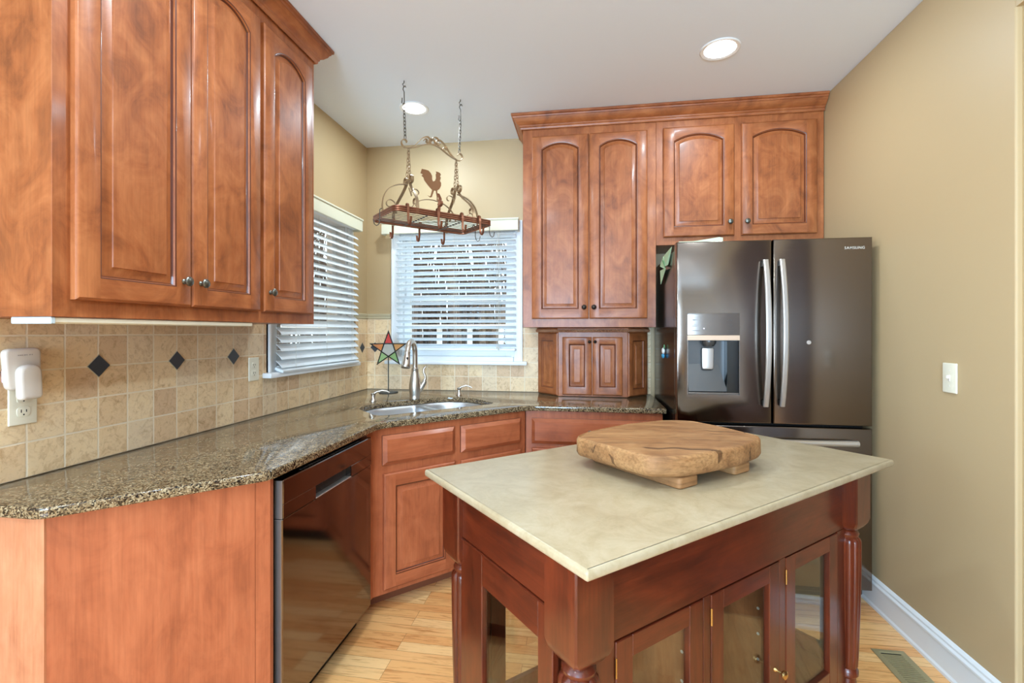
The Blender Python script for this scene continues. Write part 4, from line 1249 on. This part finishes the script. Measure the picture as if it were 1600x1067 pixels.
# rooster arch and rooster
bm = B(); ribbon(bm, [rp(*p) for p in bez((-.150, -.02, 2.0), (-.12, -.01, 2.09), (-.06, 0, 2.105), (0, 0, 2.105), 10) + bez((0, 0, 2.105), (.07, 0, 2.10), (.13, .0, 2.08), (.15, .0, 2.0), 10)[1:]], RW, .012, .003); mk('rooster_arch', bm, ironb, e, smooth=40)
roo = [(390, 590), (382, 618), (396, 622), (388, 632), (400, 640), (404, 655), (415, 668), (430, 685), (440, 694), (452, 704), (444, 735), (440, 745), (425, 742), (440, 752), (450, 748), (452, 742), (464, 706), (474, 705), (480, 735), (482, 755), (478, 760), (492, 765), (500, 762), (488, 754), (486, 735), (484, 702), (498, 690), (508, 668), (508, 650), (500, 640), (504, 630), (506, 618), (500, 610), (507, 604), (502, 592), (488, 588), (474, 588), (478, 598), (474, 606), (476, 628), (470, 645), (458, 652), (452, 640), (452, 620), (444, 604), (430, 592), (412, 590)]
pl = [(((x - 470) * .00104) + .012, 2.107 + (762 - y) * .00096) for x, y in roo]
bm = B(); slab(bm, pl, -.0012, .0012, .0004, M=frame(tuple(rp(0, 0, 0)), RU, RW), seg=1); mk('rooster', bm, plain('rooster_copper', (140, 98, 66), .45, metal=.6), e, smooth=None)
# pot hooks
def jhook(u, w_, dn, big, mat=copper):
    """dn: outward direction (u,w)"""
    bm = B(); o = Vector((dn[0], dn[1])); s = 1.25 if big else 1.
    def q(a, z): return rp(u + o.x * a, w_ + o.y * a, z)
    pts = [q(-.010, ZT + .005), q(-.008, ZT + .024), q(.002, ZT + .028), q(.011, ZT + .020), q(.012, ZT - .01), q(.012, ZT - .045 * s), q(.018, ZT - .062 * s), q(.030, ZT - .070 * s), q(.042, ZT - .062 * s), q(.046, ZT - .045 * s), q(.048, ZT - .038 * s)]
    W = RU * -o.y + RW * o.x
    if big: ribbon(bm, pts, W, .012, .003)
    else: tube(bm, pts, .0028, 6)
    mk('pot_hook', bm, mat, e, smooth=50)
for u in (-.235, -.06, .09, .205): jhook(u, HW_ + .006, (0, 1), True)
for u in (-.17, .0, .17): jhook(u, -HW_ - .006, (0, -1), True)
for s in (-1, 1):
    jhook(s * (HL + .006), -.05 if s > 0 else .0, (s, 0), False, iron)
jhook(HL + .006, .11, (1, 0), False, iron)
# curled copper flourish on the near rim
bm = B(); u0 = -.055
pts = [(u0, HW_ + .008, ZT - .01), (u0 + .004, HW_ + .010, ZT + .05), (u0 + .012, HW_ + .004, ZT + .085), (u0 + .006, HW_ - .01, ZT + .115)]
ribbon(bm, [rp(*p) for p in pts], RU, .018, .003)
q = [(u0, HW_ + .012 + (.024 - .016 * i / 16) * math.cos(PI + 4.6 * i / 16) + .02, ZT + .055 + (.024 - .016 * i / 16) * math.sin(PI + 4.6 * i / 16)) for i in range(17)]
ribbon(bm, [rp(*p) for p in q], RU, .014, .003)
mk('flourish', bm, copper, e, smooth=50)

# ------------------------------------------------------------------ kitchen island
IA = math.radians(41.58); IF = Vector((1.638, -2.496, 0))
E1 = Vector((math.cos(IA), math.sin(IA), 0)); E2 = Vector((-E1.y, E1.x, 0)); LI, WI = 1.41, .775
MI = Matrix.Identity(4)
for i in range(3): MI[i][0] = E1[i]; MI[i][1] = E2[i]; MI[i][3] = IF[i]
e = empty('kitchen_island', 'dark cherry kitchen island with cream marble top and glass doors', 'island', tuple(MI @ Vector((LI / 2, WI / 2, 0))), rz=IA)
bm = B(); slab(bm, rounded([(0, 0), (LI, 0), (LI, WI), (0, WI)], .006, 3), .877, .900, .008, M=MI, seg=4); mk('marble_top', bm, marb, e, 'cream marble top')
bm = B(); slab(bm, [(.012, .012), (LI - .012, .012), (LI - .012, WI - .012), (.012, WI - .012)], .8735, .8768, .001, M=MI); mk('sub_top', bm, ch, e)
LW = .108; ls = (.024, LI - .024 - LW); lt = (.060, .582)
def ileg(s, t):
    bm = B(); c = (s + LW / 2, t + LW / 2); h = LW / 2
    # square block, chamfered foot
    rings = []
    for d, z in ((0, .873), (0, .684), (.004, .668), (.013, .653), (.023, .646)):
        k = h - d; ch_ = .004 + d * .6
        rings.append([MI @ Vector((c[0] + a, c[1] + b_, z)) for a, b_ in ((-k + ch_, -k), (k - ch_, -k), (k, -k + ch_), (k, k - ch_), (k - ch_, k), (-k + ch_, k), (-k, k - ch_), (-k, -k + ch_))])
    loft(bm, rings, cap0=True, cap1=True)
    prof = [(.030, .648), (.026, .644), (.033, .639), (.0375, .630), (.036, .622), (.0335, .618), (.0415, .612), (.0445, .603), (.0445, .59), (.044, .5), (.041, .35), (.036, .2), (.034, .16), (.030, .155), (.036, .145), (.036, .13), (.028, .12), (.033, .08), (.034, .05), (.026, .01), (.025, 0)]
    pr = []
    for (r0, z0), (r1, z1) in zip(prof, prof[1:]):
        k = 6 if z0 - z1 > .08 else 1
        for i in range(k): pr.append((r0 + (r1 - r0) * i / k, z0 + (z1 - z0) * i / k))
    pr.append(prof[-1])
    lathe(bm, pr, MI @ Matrix.Translation((c[0], c[1], 0)), 64, fl=(10, .007, .158, .614))
    mk('leg', bm, cv, e, smooth=32)
for s in ls:
    for t in lt: ileg(s, t)
def ibox(a, b_, mat, nm, bev=.0015, par=None): 
    bm = B(); box(bm, a, b_, MI, bev=bev); return mk(nm, bm, mat, par or e)
S0, S1 = ls[0] + LW * .6, ls[1] + LW * .4; T0, T1 = .105, WI - .105
SX0 = .040; SX1 = LI - .040
# aprons
ibox((S0, T0, .652), (S1, T0 + .02, .8732), ch, 'apron', par=e); ibox((S0, T1 - .02, .652), (S1, T1, .8732), ch, 'apron')
for s0, s1 in ((SX0, SX0 + .02), (SX1 - .02, SX1)):
    ibox((s0, lt[0] + LW - .01, .742), (s1, lt[1] + .01, .8732), ch, 'apron')
    bm = B(); out = -1 if s0 < .5 else 1; xs0 = s0 if out < 0 else s1
    box(bm, (xs0 + out * .005, lt[0] + LW - .01, .736), (xs0 - out * .01, lt[1] + .01, .7415), MI, bev=.002); mk('bead', bm, ch, e)
# glazed frames: local helper on a plane
def gframe(org, du, wd, z0, z1, st, rl, rb, dn, nm, th=.02, par=None, st2=None):
    """glass door/panel: org (s,t) start, du unit along, dn outward"""
    M = MI @ Matrix(((du[0], 0, dn[0], org[0]), (du[1], 0, dn[1], org[1]), (0, 1, 0, 0), (0, 0, 0, 1)))
    st2 = st2 or st
    bm = B()
    box(bm, (0, z0, 0), (st, z1, th), M, bev=.002, mi=0); box(bm, (wd - st2, z0, 0), (wd, z1, th), M, bev=.002, mi=0)
    box(bm, (st - .001, z1 - rl, .0), (wd - st2 + .001, z1, th - .0003), M, bev=.0015, mi=1); box(bm, (st - .001, z0, 0), (wd - st2 + .001, z0 + rb, th - .0003), M, bev=.0015, mi=1)
    f = mk(nm, bm, [cv, ch], par or e)
    bm = B(); box(bm, (st - .003, z0 + rb - .003, .006), (wd - st2 + .003, z1 - rl + .003, .009), M); mk('glass', bm, clear, f, smooth=None)
    return f, M
ZB = .13
doors = ((.178, .314), (.527, .336), (.902, .336))
for side in (0, 1):
    tt = T0 if side == 0 else T1; dn = (0, -1) if side == 0 else (0, 1)
    yy0 = T0 if side == 0 else T1 - .02
    # face frame stiles and bottom rail
    for s0, s1 in ((S0, .175), (.495, .524), (.866, .899), (1.241, S1)):
        ibox((s0, yy0, ZB - .03), (s1, yy0 + .02, .6515), cv, 'stile', .001)
    ibox((S0, yy0 + .001, ZB - .03), (S1, yy0 + .019, ZB - .001), ch, 'bottom_rail', .001)
    for k, (s0, wd) in enumerate(doors):
        org = (s0, tt + (.018 if side == 0 else -.018))
        f, M = gframe(org, (1, 0), wd, ZB + .003, .648, .055, .050, .055, dn, 'door', .0195)
        for z in (.57, .19):
            bm = B(); lathe(bm, [(.0028, 0), (.0028, .045)], M @ Matrix.Translation((-.001, z, .0205)) @ Matrix.Rotation(-PI / 2, 4, 'X'), 8)
            mk('hinge', bm, brass, f)
        if side == 0 and k != 2 or (side == 1 and k == 1):
            kx = wd - .027
            if k == 1 or side == 1:
                bm = B(); lathe(bm, [(.007, 0), (.006, .004), (.0035, .008), (.0035, .02), (.010, .024), (.013, .028), (.012, .033), (.006, .036), (0, .036)], M @ Matrix.Translation((kx, .335, .0195)), 18); mk('knob', bm, brass, f)
# end panels with glass
for s0, dn in ((SX0 + .018, (-1, 0)), (SX1 - .018, (1, 0))):
    f, M = gframe((s0, lt[0] + LW - .012), (0, 1), lt[1] - lt[0] - LW + .024, .10, .7355, .055, .085, .07, dn, 'end_panel', .018, st2=.125)
# floor and dividers
ibox((SX0 + .02, T0 + .02, .100), (SX1 - .02, T1 - .02, .118), ch, 'bottom_shelf')
for s in (.500, .873):
    d = ibox((s, T0 + .021, .1185), (s + .018, T1 - .021, .8725), wood('divider_oak', (158, 100, 58), (130, 78, 42), (96, 54, 30), 'v') if s < .6 else bpy.data.materials['divider_oak'], 'divider')
    bm = B()
    for t in (T0 + .07, T1 - .07):
        for z in (.55, .47, .39, .31, .23):
            lathe(bm, [(.0045, 0), (.0045, .001), (.003, .0012), (.0028, .0002), (0, .0002)], MI @ Matrix.Translation((s - .0002, t, z)) @ Matrix.Rotation(-PI / 2, 4, 'Y'), 12)
    mk('shelf_pin_holes', bm, pinm, d)

# ------------------------------------------------------------------ rustic board
bd = [(1.596, -1.803), (1.652, -1.697), (1.771, -1.567), (1.938, -1.448), (2.047, -1.447), (2.135, -1.560), (2.213, -1.699), (2.196, -1.752), (2.090, -1.876), (1.943, -1.988), (1.885, -2.014), (1.810, -2.027), (1.712, -1.925)]
c0 = sum((Vector(p) for p in bd), Vector((0, 0))) / len(bd)
e = empty('cutting_board', 'thick weathered oak cutting board with feet on marble island top', 'cutting board', (c0.x, c0.y, .9))
bp_ = rounded(bd, .035, 5)
if area2(bp_) < 0: bp_ = bp_[::-1]
bm = B()
Z0, Z1 = .930, 1.000
rings = []
for d, z in ((.030, Z0), (.006, Z0 + .008), (0, Z0 + .018), (0, Z1 - .012), (.004, Z1 - .005), (.012, Z1 - .0005)):
    rings.append([Vector((p[0], p[1], z)) for p in inset(bp_, d)])
for k in range(1, 9):
    f = 1 - k / 9
    rings.append([Vector((c0.x + (p[0] - c0.x) * f, c0.y + (p[1] - c0.y) * f, Z1)) for p in inset(bp_, .012)])
loft(bm, rings, cap0=True, cap1=True)
bmesh.ops.subdivide_edges(bm, edges=bm.edges[:], cuts=2, use_grid_fill=True)
ga = math.radians(43); gx = Vector((math.cos(ga), math.sin(ga), 0)); gy = Vector((-gx.y, gx.x, 0))
for v in bm.verts:
    g = Vector((v.co.dot(gx) * 2.5, v.co.dot(gy) * 26, v.co.z * 5)); k = noise.noise(g) * .0022 + noise.noise(v.co * 14) * .0028
    rad = Vector((v.co.x - c0.x, v.co.y - c0.y, 0))
    if v.co.z > Z1 - .003: v.co.z += k - .0015 - .004 * (rad.length / .3) ** 2
    elif v.co.z > Z0 + .003: v.co += rad.normalized() * k
def oakboard():
    m = oak.copy(); m.name = 'board_oak'; nt = m.node_tree; b = nt.nodes['Principled BSDF']
    link = b.inputs['Base Color'].links[0]; src = link.from_socket
    v, _ = mapping(nt, (1.5, 22, 6), (0, 0, -ga), rnd=False)
    n = noise_n(nt, v, 1.3, 4, .5, .9)
    cr = ramp(nt, n, [(.335, srgb(96, 72, 50)), (.36, (1, 1, 1, 1))])
    nt.links.new(mix(nt, src, cr, .7, 'MULTIPLY'), b.inputs['Base Color'])
    return m
mk('board_top', bm, oakboard(), e, smooth=50)
def foot(px, py, L):
    bm = B(); M = Matrix.Translation((px, py, 0)) @ Matrix.Rotation(math.atan2(E1.y, E1.x), 4, 'Z')
    P = [(-.043, 0), (.043, 0), (.043, L), (-.043, L)]
    slab(bm, rounded(P, .014, 4), .9003, .9335, .008, M=M, seg=3, bottom_bev=.006)
    mk('foot', bm, oak_foot, e, smooth=50)
foot(1.928, -1.977, .36); foot(2.122, -1.812, .36)

# ------------------------------------------------------------------ outside the windows
bm = B(); box(bm, (-30, .5, -1.4), (26, 34, -1.3)); box(bm, (-30, -14, -1.4), (-3.4, .5, -1.3)); 
o = mk('ground', bm, leaf_litter, kind='structure', smooth=None)
def tree_bm(seed, H_, lean):
    rnd = random.Random(seed); bm = B()
    def limb(p, d, r, L, dep):
        pts = [p]; rr = [r]; n = 5; q = p.copy(); dd = d.copy()
        for i in range(n):
            dd = (dd + Vector((rnd.uniform(-.15, .15), rnd.uniform(-.15, .15), rnd.uniform(-.03, .1)))).normalized(); q = q + dd * L / n
            pts.append(q.copy()); rr.append(r * (1 - .75 * (i + 1) / n))
        tube(bm, pts, rr, 6 if dep < 2 else 4, cap=False)
        if dep < 3:
            for i in range(7 if dep == 0 else 4):
                k = rnd.randint(1 if dep else 2, n); a = rnd.uniform(0, 2 * PI)
                nd = (dd * .35 + Vector((math.cos(a), math.sin(a), rnd.uniform(.0, .6)))).normalized()
                limb(pts[k], nd, rr[k] * .6 + .002, L * rnd.uniform(.35, .5), dep + 1)
    limb(Vector((0, 0, 0)), Vector((lean, 0, 1)).normalized(), .14, H_, 0)
    return bm
protos = []
for i in range(5):
    t = top('bare_tree', tree_bm(i, 7.5 + i, .04 * (i - 2)), bark, 'leafless grey brown tree standing in the woods beyond the windows', 'tree', 'trees outside the windows', smooth=None)
    protos.append(t)
spots = []
for i in range(30):
    spots.append((-9 + 13 * ((i * .618) % 1) + random.uniform(-.5, .5), 5 + 1.15 * (i % 9) + random.uniform(0, .8)))
for i in range(12): spots.append((-5.5 - (i % 6) * 1.5, -4 + 11 * ((i * .618 + .3) % 1)))
for i, (x, y) in enumerate(spots):
    o = protos[i] if i < 5 else protos[i % 5].copy()
    if i >= 5: C.objects.link(o)
    o.location = (x, y, -1.32); o.rotation_euler = (0, 0, random.uniform(0, 6.28))
# wooded thicket far behind
bm = B()
for i in range(1100):
    a = i / 1100; x = -24 + 36 * a + random.uniform(-.2, .2); y = 17 + random.uniform(0, 5) - max(0, -x - 12) * 1.1; h = random.uniform(4, 10)
    tube(bm, [(x, y, -1.35), (x + random.uniform(-.3, .3), y, -1.3 + h * .5), (x + random.uniform(-.8, .8), y, -1.3 + h)], [.09, .06, .02], 4, cap=False)
th = mk('thicket', bm, bark, label='dense grey brown brush line at the far edge of the woods', cat='thicket', kind='stuff', smooth=None)
# white porch railing outside the back window
e = empty('porch_railing', 'white porch railing outside the back window', 'railing', (.4, 1.3, 0))
bm = B(); box(bm, (-1.6, 1.27, 1.375), (2.2, 1.36, 1.42)); mk('top_rail', bm, white, e)
for x in (-1.0, -.42, .16, .48, .80, 1.4):
    bm = B(); box(bm, (x - .022, 1.29, -1.3), (x + .022, 1.34, 1.375)); mk('post', bm, white, e)
# neighbouring brown garden shed seen through left blind
e = empty('garden_shed', 'red brown wooden shed with a window outside the left window', 'shed', (-4.6, 1.4, -1.3))
bm = B(); box(bm, (-6.0, 1.2, -1.3), (-4.2, 3.2, 2.3)); mk('wall', bm, brickm, e, smooth=None)
bm = B(); loft(bm, [[Vector((-6.2, 1.0, 2.3)), Vector((-6.2, 3.4, 2.3)), Vector((-6.2, 2.2, 3.2))], [Vector((-4.0, 1.0, 2.3)), Vector((-4.0, 3.4, 2.3)), Vector((-4.0, 2.2, 3.2))]], cap0=True, cap1=True); mk('roof', bm, plain('shingle', (80, 76, 74), .9), e, smooth=None)
bm = B(); box(bm, (-4.21, 1.6, .9), (-4.17, 2.3, 1.8)); mk('window', bm, white, e, smooth=None)
